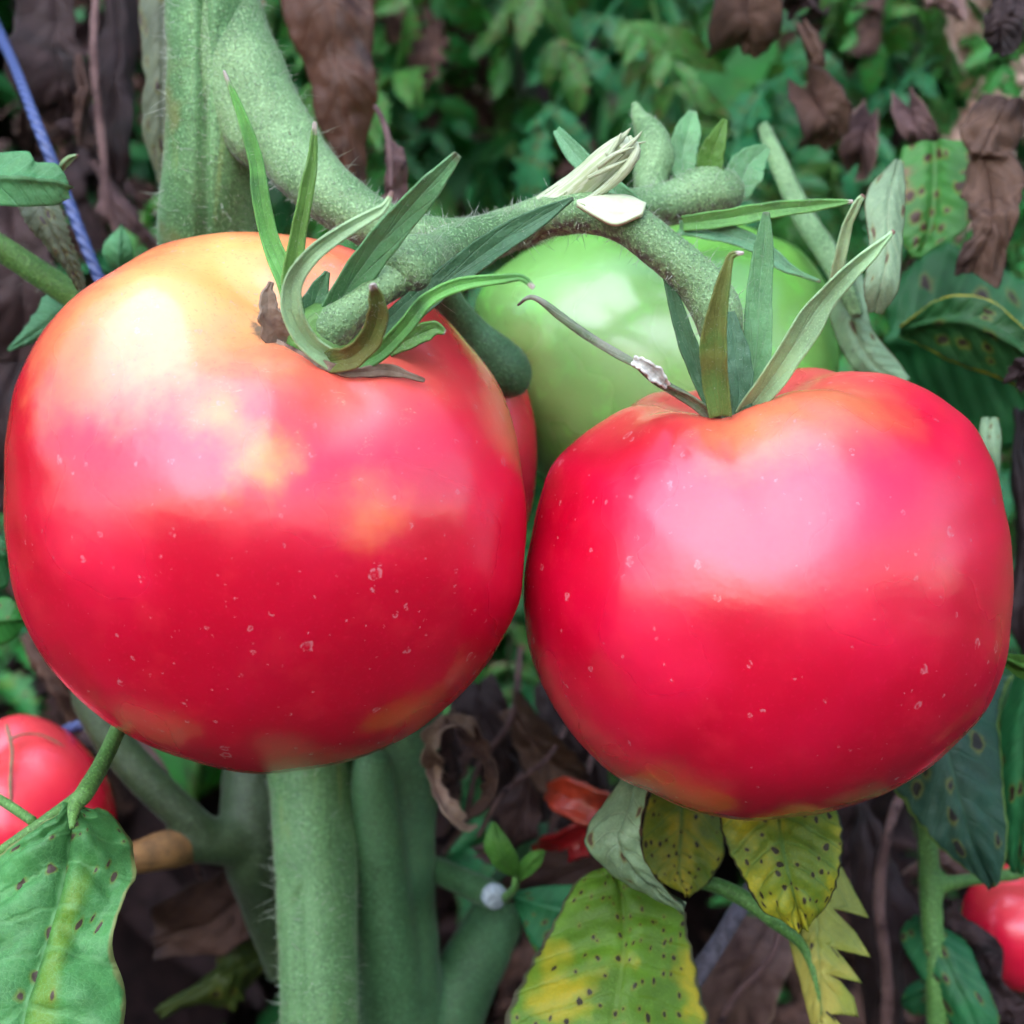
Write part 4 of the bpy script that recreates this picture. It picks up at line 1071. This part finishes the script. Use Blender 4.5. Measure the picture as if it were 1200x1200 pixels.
# left edge
leaf_thing('tomato_leaf', 'mint green lobed leaf entering at the left edge',
    [(-120, 190, 0.02), (-60, 176, 0.016), (-10, 178, 0.014), (32, 177, 0.013), (42, 190, 0.013), (66, 192, 0.013), (80, 212, 0.013)], [(-120, 220, 0.016), (-60, 212, 0.008), (-10, 208, 0.005), (25, 208, 0.005), (45, 210, 0.006), (66, 212, 0.009), (83, 220, 0.013)],
    [(-120, 255, 0.02), (-60, 245, 0.016), (-10, 240, 0.014), (25, 242, 0.013), (45, 242, 0.013), (66, 241, 0.013), (82, 232, 0.013)], 'mint', n=48, k=9, bulge=0.0007, ruffle=0.001, seed=23)
leaf_thing('leaf_tip', 'little pale green curled leaf tip above the mint leaf', [(64, 205, 0.016), (70, 190, 0.014), (80, 182, 0.013), (90, 181, 0.012)], [(68, 206, 0.013), (74, 193, 0.011), (82, 185, 0.011), (90, 182, 0.012)], [(72, 206, 0.016), (79, 196, 0.014), (86, 188, 0.013), (91, 183, 0.012)], 'sepal_pale', n=20, k=5, seed=24)
leaf_thing('ragged_leaf', 'ragged ashen leaf hanging below the mint leaf', [(15, 228, 0.030), (28, 262, 0.028), (58, 295, 0.028), (78, 322, 0.030), (90, 340, 0.032)], [(42, 228, 0.024), (58, 268, 0.021), (76, 300, 0.022), (88, 322, 0.026), (97, 342, 0.031)],
    [(68, 228, 0.030), (80, 262, 0.028), (90, 295, 0.029), (97, 318, 0.030), (102, 340, 0.032)], 'ashen', n=60, k=9, bulge=0.0008, ruffle=0.002, seed=25, serr=(0.30, 16))
leaf_thing('small_leaf', 'small upright green leaflet peeping over the large ripe tomato', [(146, 330, 0.06), (124, 306, 0.056), (122, 286, 0.055), (141, 264, 0.056)], [(146, 330, 0.056), (140, 306, 0.051), (140, 286, 0.050), (142, 264, 0.054)], [(148, 330, 0.06), (156, 302, 0.056), (152, 280, 0.055), (143, 264, 0.056)], 'mint', n=30, k=7, seed=26, veins=5)
leaf_thing('tomato_leaf', 'blue-green lobed leaf below the bright leaf stalk', [(82, 340, 0.05), (56, 342, 0.045), (38, 368, 0.043), (28, 385, 0.042), (10, 408, 0.042)], [(95, 370, 0.046), (72, 372, 0.040), (50, 384, 0.038), (32, 396, 0.039), (10, 410, 0.042)], [(100, 400, 0.05), (80, 398, 0.046), (55, 398, 0.044), (38, 402, 0.043), (10, 412, 0.042)],
    'mint', n=36, k=7, seed=27, serr=(0.25, 5))
leaf_thing('tomato_leaf', 'yellow-green leaf at the left edge beside the ripe tomato flank', [(-60, 720, 0.06), (-20, 706, 0.056), (10, 700, 0.054), (30, 722, 0.054)], [(-60, 735, 0.055), (-20, 728, 0.050), (8, 726, 0.050), (31, 726, 0.053)], [(-60, 760, 0.06), (-20, 757, 0.056), (12, 752, 0.054), (31, 730, 0.054)], 'green1', n=30, k=7, seed=28)
leaf_thing('tomato_leaf', 'blue-green leaf peeping out at the left edge at mid height', [(-60, 630, 0.06), (-20, 622, 0.057), (4, 630, 0.056), (16, 650, 0.056)], [(-60, 650, 0.056), (-20, 645, 0.052), (2, 648, 0.053), (16, 655, 0.056)], [(-60, 690, 0.06), (-20, 692, 0.057), (6, 690, 0.056), (16, 664, 0.056)], 'green2', n=30, k=7, seed=29)
leaf_thing('tomato_leaf', 'dull serrated grey-green leaf just left of the main stem', [(162, -60, 0.075), (162, 20, 0.072), (168, 90, 0.070), (166, 150, 0.070), (186, 215, 0.072)], [(195, -60, 0.068), (192, 20, 0.064), (190, 90, 0.062), (190, 150, 0.064), (194, 216, 0.070)],
    [(225, -60, 0.075), (225, 20, 0.072), (222, 90, 0.070), (212, 150, 0.070), (204, 215, 0.072)], 'ashen', n=60, k=9, seed=30, serr=(0.22, 6), bulge=0.001)
leaf_thing('dead_leaf', 'long red-brown dead leaf hanging between main stem and foliage', [(305, -70, 0.095), (328, 0, 0.092), (352, 70, 0.090), (368, 125, 0.089), (395, 190, 0.090), (415, 232, 0.092)], [(372, -70, 0.086), (385, 0, 0.080), (395, 70, 0.078), (402, 125, 0.079), (412, 190, 0.084), (420, 234, 0.091)],
    [(438, -70, 0.095), (436, 0, 0.092), (437, 70, 0.090), (440, 125, 0.089), (430, 190, 0.090), (424, 234, 0.092)], 'dryred', n=56, k=10, bulge=0.0010, ruffle=0.003, crumple=0.0010, seed=31)
leaf_thing('dry_leaf', 'dried pinkish leaf on a thin stalk between sepals and foliage', [(453, 165, 0.062), (444, 190, 0.060), (432, 222, 0.058), (428, 262, 0.058), (440, 300, 0.06)], [(456, 165, 0.058), (459, 190, 0.054), (458, 222, 0.052), (455, 262, 0.053), (455, 302, 0.058)],
    [(459, 165, 0.062), (474, 190, 0.060), (484, 222, 0.058), (486, 262, 0.058), (470, 300, 0.06)], 'drypink', [(440, 125, 0.07, 3), (448, 140, 0.066, 3.5), (456, 170, 0.058, 4), (458, 220, 0.0525, 2)], pmat='drypink', n=50, k=10, bulge=0.0006, ruffle=0.003, crumple=0.003, seed=32)
sroot = empty('sepal_leaf', W(660, 160, 0.02), 'narrow blue-green leaf behind the torn white stub', 'leaf')
strip('blade', [(652, 152, 0.022, 5), (672, 178, 0.018, 11), (698, 205, 0.015, 14), (730, 232, 0.014, 13), (760, 250, 0.016, 6)], M['sepal_blue'], sroot, cup=0.6, seed=51)

# dry curls and rotting peel in the gap below the fruit
dc = empty('dry_leaf', W(540, 960, 0.07), 'crumpled ring of dry brown leaf in the gap below the tomatoes', 'leaf')
for k, (pts, m_) in enumerate([([(512, 905, 0.075, 12), (506, 875, 0.068, 14), (520, 850, 0.064, 12), (545, 852, 0.066, 13), (560, 870, 0.070, 13)], 'dry3'),
                              ([(545, 852, 0.070, 12), (568, 880, 0.066, 14), (580, 910, 0.064, 13), (572, 940, 0.066, 12), (548, 962, 0.07, 8)], 'dry1'),
                              ([(505, 890, 0.074, 10), (512, 925, 0.070, 11), (525, 950, 0.068, 12), (545, 972, 0.07, 10), (560, 968, 0.07, 4)], 'dry3'),
                              ([(522, 850, 0.078, 10), (532, 890, 0.08, 16), (540, 930, 0.08, 14)], 'dry2')]):
    strip('frond', pts, M[m_], dc, cup=1.3, twist=1.2 * (-1) ** k, seed=60 + k, wob=1.6, thick=0.0004)
rt = empty('rotting_tomato', W(670, 980, 0.10), 'collapsed orange-red rotting tomato below the gap', 'tomato')
strip('peel', [(640, 925, 0.096, 6), (660, 932, 0.090, 22), (690, 945, 0.086, 24), (725, 960, 0.088, 20), (745, 985, 0.09, 8)], M['peel'], rt, cup=1.0, seed=70, thick=0.0012, wob=0.6)
strip('peel', [(628, 1000, 0.10, 8), (655, 992, 0.092, 22), (690, 978, 0.088, 22), (730, 975, 0.09, 12)], M['peelred'], rt, cup=1.2, roll=-0.3, seed=71, thick=0.0012, wob=0.6)
strip('peel', [(620, 1040, 0.10, 8), (650, 1032, 0.094, 18), (700, 1022, 0.092, 18), (740, 1010, 0.09, 6)], M['dry1'], rt, cup=0.8, seed=72, thick=0.0012, wob=0.8)
sh = empty('young_shoot', W(604, 1036, 0.06), 'tiny bright green two-leaved shoot beside the cut stub', 'shoot')
leaf('leaflet', [(604, 1030, 0.060), (580, 1016, 0.056), (567, 990, 0.054), (576, 963, 0.054)], [(605, 1030, 0.057), (592, 1010, 0.051), (583, 988, 0.049), (578, 963, 0.052)], [(606, 1030, 0.060), (608, 1008, 0.055), (597, 985, 0.053), (581, 963, 0.054)], M['bright'], sh, n=28, k=6, seed=33, veins=4)
leaf('leaflet', [(605, 1032, 0.060), (608, 1012, 0.058), (622, 998, 0.056), (637, 996, 0.056)], [(606, 1033, 0.058), (616, 1018, 0.053), (626, 1006, 0.052), (638, 997, 0.054)], [(607, 1034, 0.060), (624, 1024, 0.057), (635, 1012, 0.056), (639, 998, 0.056)], M['bright'], sh, n=24, k=6, seed=34, veins=4)
link('stalk', tube_mesh([[(604, 1028, 0.0585, 4), (602, 1042, 0.06, 5), (590, 1054, 0.066, 6)]], 10, 16, 0.05), M['greenstem'], sh)
leaf_thing('tomato_leaf', 'dark green leaf behind the broad yellow-green spotted leaf', [(600, 1045, 0.07), (640, 1038, 0.066), (690, 1036, 0.064), (720, 1035, 0.06)], [(602, 1052, 0.066), (640, 1062, 0.060), (680, 1070, 0.058), (715, 1075, 0.058)], [(604, 1060, 0.07), (615, 1090, 0.066), (630, 1118, 0.064), (660, 1130, 0.06)], 'green2', n=30, k=7, seed=35)

# ------------------------------------------------------------------ background plants
def leaflet_pts(rnd, L, wid, nseg=9):
    """outline half-widths of a serrated tomato leaflet"""
    out = []
    for i in range(nseg + 1):
        t = i / nseg
        w = wid * (math.sin(math.pi * t ** 0.75)) ** 0.8
        if 0 < i < nseg: w *= (1.14 if i % 2 else 0.74) + rnd.uniform(-0.1, 0.1)
        out.append(max(w, 0.0005 * L))
    return out

def compound(rnd, name, L=0.12, nl=3, dry=False, nseg=13):
    """a pinnate tomato leaf along +Y, arching down; UVs per leaflet"""
    vs, fs, uvs = [], [], []
    def lf(base, dirv, up, ln, wid):
        side = dirv.cross(up).normalized()
        up = side.cross(dirv).normalized()
        hwL, hwR = leaflet_pts(rnd, ln, wid, nseg), leaflet_pts(rnd, ln, wid, nseg)
        droop = rnd.uniform(0.2, 1.1) if not dry else rnd.uniform(0.5, 1.5)
        cup = rnd.uniform(-0.5, 0.7) if not dry else rnd.uniform(0.6, 1.6) * rnd.choice((-1, 1))
        tw = rnd.uniform(-0.9, 0.9) if not dry else rnd.uniform(-2, 2)
        b0 = len(vs)
        cols = (-1, -0.5, 0, 0.5, 1)
        p = base.copy()
        for i in range(nseg + 1):
            t = i / nseg
            an = -droop * t
            dv = dirv * math.cos(an) + up * math.sin(an)
            un = up * math.cos(an) - dirv * math.sin(an)
            if i: p = p + dv * (ln / nseg)
            ta = tw * t
            sd = side * math.cos(ta) + un * math.sin(ta)
            u2 = un * math.cos(ta) - side * math.sin(ta)
            for s in cols:
                w = hwL[i] if s < 0 else hwR[i]
                q = p + sd * (s * w) + u2 * (cup * s * s * w + 0.12 * w * math.sin(i * 2.1 + s * 3) * abs(s))
                if dry: q += u2 * rnd.gauss(0, 0.14) * wid
                else: q += u2 * rnd.gauss(0, 0.05) * wid
                vs.append(q)
        for i in range(nseg):
            for j in range(4):
                fs.append((b0 + i * 5 + j, b0 + i * 5 + j + 1, b0 + (i + 1) * 5 + j + 1, b0 + (i + 1) * 5 + j))
                uvs.extend([(i / nseg, cols[j]), (i / nseg, cols[j + 1]), ((i + 1) / nseg, cols[j + 1]), ((i + 1) / nseg, cols[j])])
    # rachis
    P = []
    arch = rnd.uniform(0.5, 1.1)
    p = Vector((0, 0, 0))
    for i in range(9):
        t = i / 8
        an = 0.5 - arch * t * 1.4
        if i: p = p + Vector((0, math.cos(an), math.sin(an))) * (L / 8)
        P.append(p.copy())
    b0 = len(vs)
    for i, q in enumerate(P):
        r = L * 0.012 * (1.2 - i / 9)
        for k in range(4):
            a = math.pi / 2 * k
            vs.append(q + Vector((math.cos(a) * r, 0, math.sin(a) * r)))
    for i in range(8):
        for k in range(4):
            fs.append((b0 + i * 4 + k, b0 + i * 4 + (k + 1) % 4, b0 + (i + 1) * 4 + (k + 1) % 4, b0 + (i + 1) * 4 + k))
            uvs.extend([(0.5, 0.02)] * 4)
    for k in range(nl):
        i = 2 + int(k * 5 / max(nl - 1, 1)) if nl > 1 else 4
        tang = (P[min(i + 1, 8)] - P[i - 1]).normalized()
        for sgn in (-1, 1):
            dv = (Vector((sgn, 0, 0)) + tang * rnd.uniform(0.3, 0.9) + Vector((0, 0, rnd.uniform(-0.5, 0.1)))).normalized()
            lf(P[i], dv, Vector((rnd.uniform(-.3, .3), 0, 1)), L * rnd.uniform(0.30, 0.46), L * rnd.uniform(0.065, 0.105))
    tang = (P[8] - P[7]).normalized()
    lf(P[8], tang, Vector((0.0, tang.z * -1, 1)).normalized(), L * rnd.uniform(0.42, 0.55), L * rnd.uniform(0.10, 0.14))
    me = bpy.data.meshes.new(name)
    me.from_pydata(vs, [], fs)
    ul = me.uv_layers.new(name='UVMap')
    for lp, u in zip(ul.data, uvs): lp.uv = u
    me.polygons.foreach_set('use_smooth', [True] * len(me.polygons))
    return me

rnd = random.Random(21)
LEAF = {}
for key, dry in (('green1', 0), ('green2', 0), ('green3', 0), ('olive', 0), ('dry1', 1), ('dry2', 1), ('dry3', 1)):
    LEAF[key] = []
    for k in range(5 if not dry else 4):
        me = compound(rnd, 'leaf', 0.12, rnd.choice((3, 4, 4)), bool(dry))
        me.materials.append(M[key])
        LEAF[key].append(me)

def plant(label, x, y, h, nleaf, mats, zlo=0.1, seed=0, lo_dry=0.5, size=(0.26, 0.50), front=0.6, name='tomato_plant', spread=0.0):
    rnd = random.Random(seed)
    root = empty(name, Vector((x, y, 0)), label, 'plant')
    # stem in world coordinates
    n = 8
    pts = []
    for i in range(n + 1):
        t = i / n
        pts.append((x + 0.02 * math.sin(t * 5 + seed), y + 0.015 * math.cos(t * 4 + seed * 2), h * t - 0.02))
    bm = bmesh.new()
    rings = []
    for i, p in enumerate(pts):
        r = 0.006 * (1.15 - 0.6 * i / n)
        rings.append([bm.verts.new((p[0] + r * math.cos(k * math.pi / 4), p[1] + r * math.sin(k * math.pi / 4), p[2])) for k in range(8)])
    for i in range(n):
        for k in range(8):
            bm.faces.new((rings[i][k], rings[i][(k + 1) % 8], rings[i + 1][(k + 1) % 8], rings[i + 1][k]))
    me = bpy.data.meshes.new('stem'); bm.to_mesh(me); bm.free()
    link('stem', me, M['stem_dark'], root)
    for i in range(nleaf):
        z = zlo + (h - zlo) * ((i + rnd.random()) / nleaf)
        az = rnd.gauss(math.pi, front * 1.4) if rnd.random() < 0.8 else rnd.uniform(0, 6.28)   # pi = toward the camera (leaf grows along +Y)
        key = rnd.choices([m for m, _ in mats], [w for _, w in mats])[0]
        if z < 0.455 and rnd.random() < lo_dry: key = rnd.choice(('dry1', 'dry2', 'dry2', 'dry2'))
        me = rnd.choice(LEAF[key])
        sc = rnd.uniform(*size)
        reach = 0.17 * sc * max(0.0, -math.cos(az) * -1 if False else math.cos(az - math.pi))
        t = z / h
        bx, by = x + 0.02 * math.sin(t * 5 + seed), y + 0.015 * math.cos(t * 4 + seed * 2)
        if spread and z > 0.47:
            bx += rnd.gauss(0, spread); by -= rnd.uniform(0, 0.10)
            sc *= 0.82
            reach *= 0.82
        lim = by - 0.105
        if reach > lim: sc *= max(0.35, lim / reach)
        o = bpy.data.objects.new('leaf', me)
        COL.objects.link(o)
        o.parent = root
        o.location = (bx - x, by - y, z)
        pitch = rnd.uniform(-1.45, -0.1) if not key.startswith('dry') else rnd.uniform(-1.6, -0.6)
        o.rotation_euler = (pitch, rnd.uniform(-0.5, 0.5), az)
        o.scale = (sc, sc, sc)
    return root

GM = [('green1', 4), ('green2', 3), ('green3', 4), ('dry1', 1.0), ('dry2', 0.4), ('dry3', 0.5)]
DM = [('green2', 3), ('green1', 2), ('dry2', 3), ('dry1', 2)]
PL = [
    plant('blighted leafy tomato plant rising behind the green tomato', 0.02, 0.30, 0.76, 290, GM, 0.30, 1, lo_dry=0.85, spread=0.035),
    plant('spotted tomato plant with brown scraps in the upper right corner', 0.12, 0.27, 0.76, 290, GM, 0.30, 2, lo_dry=0.85, spread=0.035),
    plant('leafy tomato plant beyond the right ripe tomato', 0.20, 0.32, 0.78, 240, GM, 0.28, 3, lo_dry=0.85, spread=0.03),
    plant('half-dead tomato plant with hanging brown leaves in the upper left corner', -0.14, 0.26, 0.82, 130, DM, 0.20, 4, lo_dry=0.9),
    plant('tomato plant behind the forking main stem', -0.06, 0.30, 0.78, 240, GM, 0.28, 5, lo_dry=0.9, spread=0.025),
    plant('dim tomato plant at the far left edge', -0.24, 0.34, 0.84, 110, DM, 0.20, 6, lo_dry=0.9),
]


# withered leaves that hang on those plants
def dead(parent, pts, mat, seed, name='withered_leaf'):
    """pts: spine (px,py,depth,half_width_px)"""
    Lp, Mp, Rp = [], [], []
    for k, (x, y, d, w) in enumerate(pts):
        x1, y1 = pts[min(k + 1, len(pts) - 1)][:2]; x0, y0 = pts[max(k - 1, 0)][:2]
        tx, ty = x1 - x0, y1 - y0
        ll = math.hypot(tx, ty) or 1
        nx, ny = -ty / ll, tx / ll
        w2 = w * (1.25 + 0.5 * nz((k * 1.7, seed, 2))); w3 = w * (1.25 + 0.5 * nz((k * 1.7, seed, 8)))
        Lp.append((x + nx * w2, y + ny * w2, d + 0.004)); Mp.append((x, y, d)); Rp.append((x - nx * w3, y - ny * w3, d + 0.003))
    mat = {'dry1': 'paper1', 'dry2': 'paper2', 'drypink': 'paper3'}.get(mat, mat)
    return leaf(name, Lp, Mp, Rp, M[mat], parent, n=48, k=10, bulge=0.0012, ruffle=0.009, crumple=0.0012, curl=0.004 * (1 if seed % 2 else -1), seed=seed, serr=(0.22, 6), veins=5)
pC, pRt, pFR, pUL, pSt, pFL = PL
for par, q in ((pSt, [(520, 1000, 0.10, 4), (545, 960, 0.095, 4.5), (560, 900, 0.095, 4), (600, 840, 0.10, 4), (610, 760, 0.11, 4)]),
               (pSt, [(560, 980, 0.09, 3), (590, 930, 0.09, 3.5), (640, 890, 0.092, 3), (665, 850, 0.10, 3)]),
               (pC, [(600, 1100, 0.11, 5), (640, 1020, 0.10, 5), (650, 960, 0.10, 5), (690, 900, 0.105, 4), (700, 830, 0.11, 4)]),
               (pC, [(830, 1230, 0.10, 5), (860, 1170, 0.095, 5), (905, 1120, 0.095, 4), (920, 1060, 0.10, 4)]),
               (pRt, [(1035, 1250, 0.09, 8), (1040, 1150, 0.088, 8), (1030, 1050, 0.088, 7), (1045, 960, 0.09, 6), (1080, 880, 0.10, 5)]),
               (pUL, [(160, 320, 0.11, 4), (130, 250, 0.105, 5), (120, 170, 0.105, 5), (110, 60, 0.105, 5), (115, -40, 0.11, 5)]),
               (pUL, [(240, 1040, 0.11, 4), (210, 960, 0.10, 5), (190, 900, 0.10, 5), (130, 830, 0.105, 5)])):
    link('dry_stalk', tube_mesh([q], 10, 30, 0.25), M['drypink'], par)
for k, a in enumerate([
        (pUL, [(140, -60, 0.13, 14), (138, 20, 0.125, 20), (134, 100, 0.12, 20), (130, 170, 0.12, 18), (136, 240, 0.125, 8)], 'dry2'),
        (pUL, [(60, -20, 0.12, 16), (62, 40, 0.115, 26), (70, 90, 0.115, 26), (76, 140, 0.12, 10)], 'dry2'),
        (pUL, [(92, 60, 0.11, 6), (94, 110, 0.105, 8), (92, 150, 0.105, 7), (90, 170, 0.105, 2)], 'dry1'),
        (pUL, [(10, 240, 0.10, 16), (20, 300, 0.095, 30), (30, 350, 0.095, 30), (20, 420, 0.10, 16)], 'dry2'),
        (pUL, [(110, 190, 0.12, 10), (135, 240, 0.11, 18), (165, 270, 0.11, 16), (190, 300, 0.115, 8)], 'drypink'),
        (pRt, [(872, -20, 0.10, 6), (876, 10, 0.095, 12), (880, 30, 0.095, 20), (870, 52, 0.10, 14)], 'dry1'),
        (pRt, [(940, 30, 0.10, 5), (950, 56, 0.095, 14), (962, 80, 0.095, 20), (948, 104, 0.10, 12)], 'dry1'),
        (pRt, [(952, 108, 0.10, 5), (964, 130, 0.095, 14), (972, 148, 0.095, 18), (958, 170, 0.10, 10)], 'dry1'),
        (pRt, [(930, -30, 0.11, 16), (945, 0, 0.105, 22), (960, 14, 0.105, 20), (935, 26, 0.11, 10)], 'dry2'),
        (pRt, [(1066, 125, 0.10, 4), (1072, 145, 0.095, 12), (1085, 165, 0.095, 14), (1078, 185, 0.10, 5)], 'drypink'),
        (pRt, [(1085, 10, 0.11, 8), (1100, 0, 0.105, 14), (1115, 8, 0.105, 14), (1125, 25, 0.11, 6)], 'drypink'),
        (pRt, [(1018, 135, 0.11, 4), (1012, 155, 0.105, 10), (1008, 175, 0.105, 10), (1004, 190, 0.11, 3)], 'drypink'),
        (pFR, [(1200, 480, 0.08, 10), (1196, 560, 0.075, 16), (1202, 640, 0.075, 18), (1196, 720, 0.075, 14), (1200, 790, 0.08, 8)], 'dry2'),
        (pFL, [(20, 420, 0.10, 14), (8, 470, 0.095, 20), (14, 540, 0.095, 20), (8, 600, 0.10, 12)], 'dry2'),
        (pFL, [(30, 745, 0.10, 12), (50, 775, 0.095, 20), (70, 810, 0.095, 20), (100, 850, 0.10, 10)], 'dry1'),
        (pSt, [(340, 1040, 0.12, 10), (290, 1050, 0.11, 26), (240, 1080, 0.105, 30), (180, 1105, 0.11, 12)], 'dry1'),
        (pSt, [(340, 1110, 0.12, 10), (295, 1125, 0.11, 28), (250, 1150, 0.105, 30), (190, 1190, 0.11, 12)], 'olive'),
        (pSt, [(560, 800, 0.11, 12), (575, 860, 0.105, 24), (600, 910, 0.105, 26), (612, 970, 0.11, 12)], 'dry2'),
        (pSt, [(620, 880, 0.10, 10), (612, 930, 0.095, 20), (606, 970, 0.095, 22), (590, 1010, 0.10, 10)], 'drypink'),
        (pSt, [(500, 960, 0.095, 8), (520, 930, 0.09, 16), (530, 890, 0.09, 18), (545, 840, 0.095, 8)], 'drypink'),
        (pSt, [(640, 960, 0.105, 8), (615, 985, 0.10, 16), (590, 1000, 0.10, 16), (560, 1000, 0.105, 6)], 'drypink'),
        (pSt, [(600, 830, 0.10, 8), (625, 870, 0.095, 18), (650, 895, 0.095, 18), (690, 915, 0.10, 6)], 'dry1'),
        (pC, [(590, 900, 0.12, 10), (600, 950, 0.115, 24), (625, 1000, 0.115, 24), (640, 1050, 0.12, 10)], 'dry2'),
        (pC, [(700, 1010, 0.09, 8), (670, 1020, 0.088, 18), (640, 1040, 0.088, 18), (615, 1070, 0.09, 6)], 'dry1'),
        (pC, [(640, 800, 0.13, 14), (660, 850, 0.125, 26), (690, 890, 0.125, 26), (700, 940, 0.13, 12)], 'dry2'),
        (pC, [(900, 1080, 0.11, 10), (880, 1120, 0.105, 26), (860, 1160, 0.105, 28), (850, 1220, 0.11, 12)], 'drypink'),
        (pRt, [(1010, 940, 0.11, 12), (1025, 1000, 0.105, 28), (1030, 1070, 0.105, 34), (1040, 1150, 0.105, 34), (1035, 1240, 0.11, 14)], 'dry2'),
        (pFR, [(1150, 1020, 0.12, 8), (1120, 1015, 0.115, 14), (1100, 1010, 0.115, 12), (1075, 1030, 0.12, 6)], 'drypink')]):
    dead(a[0], a[1], a[2], 300 + k)

# a deep mass of foliage further down the row
def mass():
    rnd = random.Random(99)
    for key, cnt, seed in (('green2', 5200, 1), ('green1', 4600, 2), ('dry2', 3000, 3)):
        vs, fs, uvs = [], [], []
        for i in range(cnt):
            x = rnd.uniform(-1.3, 1.3); y = rnd.uniform(0.40, 0.95)
            z = rnd.uniform(0.0, 1.5)
            if key == 'dry2' and rnd.random() < 0.8: z = rnd.uniform(0, 0.5)
            if key != 'dry2' and z < 0.45 and rnd.random() < 0.8: z = rnd.uniform(0.45, 1.5)
            ln = rnd.uniform(0.06, 0.12); wd = ln * rnd.uniform(0.22, 0.36)
            dv = Vector((rnd.gauss(0, 0.7), rnd.gauss(-0.5, 0.5), rnd.gauss(-0.6, 0.5))).normalized()
            up = Vector((rnd.gauss(0, 0.4), rnd.gauss(-0.7, 0.4), 0.7))
            sd = dv.cross(up).normalized(); un = sd.cross(dv).normalized()
            b0 = len(vs)
            base = Vector((x, y, z))
            for k, (t, w) in enumerate(((0, .05), (.2, .75), (.4, .8), (.55, 1), (.75, .62), (1, .04))):
                cpt = base + dv * ln * t - Vector((0, 0, 1)) * ln * 0.25 * t * t
                for s in (-1, 0, 1):
                    vs.append(cpt + sd * s * wd * w * (1.15 if (k + (s > 0)) % 2 else 0.85) + un * (abs(s) * wd * 0.22 + rnd.gauss(0, wd * 0.06)))
            for k in range(5):
                for j in range(2):
                    fs.append((b0 + k * 3 + j, b0 + k * 3 + j + 1, b0 + k * 3 + j + 4, b0 + k * 3 + j + 3))
                    uvs.extend([(k / 5, j - 1), (k / 5, j), ((k + 1) / 5, j), ((k + 1) / 5, j - 1)])
        me = bpy.data.meshes.new('foliage')
        me.from_pydata(vs, [], fs)
        ul = me.uv_layers.new(name='UVMap')
        for lp, u in zip(ul.data, uvs): lp.uv = u
        o = link('foliage', me, M[key])
        lab = {'green2': 'distant cool green mass of tomato foliage behind the plants', 'green1': 'distant grass green mass of tomato foliage behind the plants', 'dry2': 'distant dark dead foliage low behind the plants'}[key]
        tag(o, lab, 'foliage', kind='stuff')
mass()
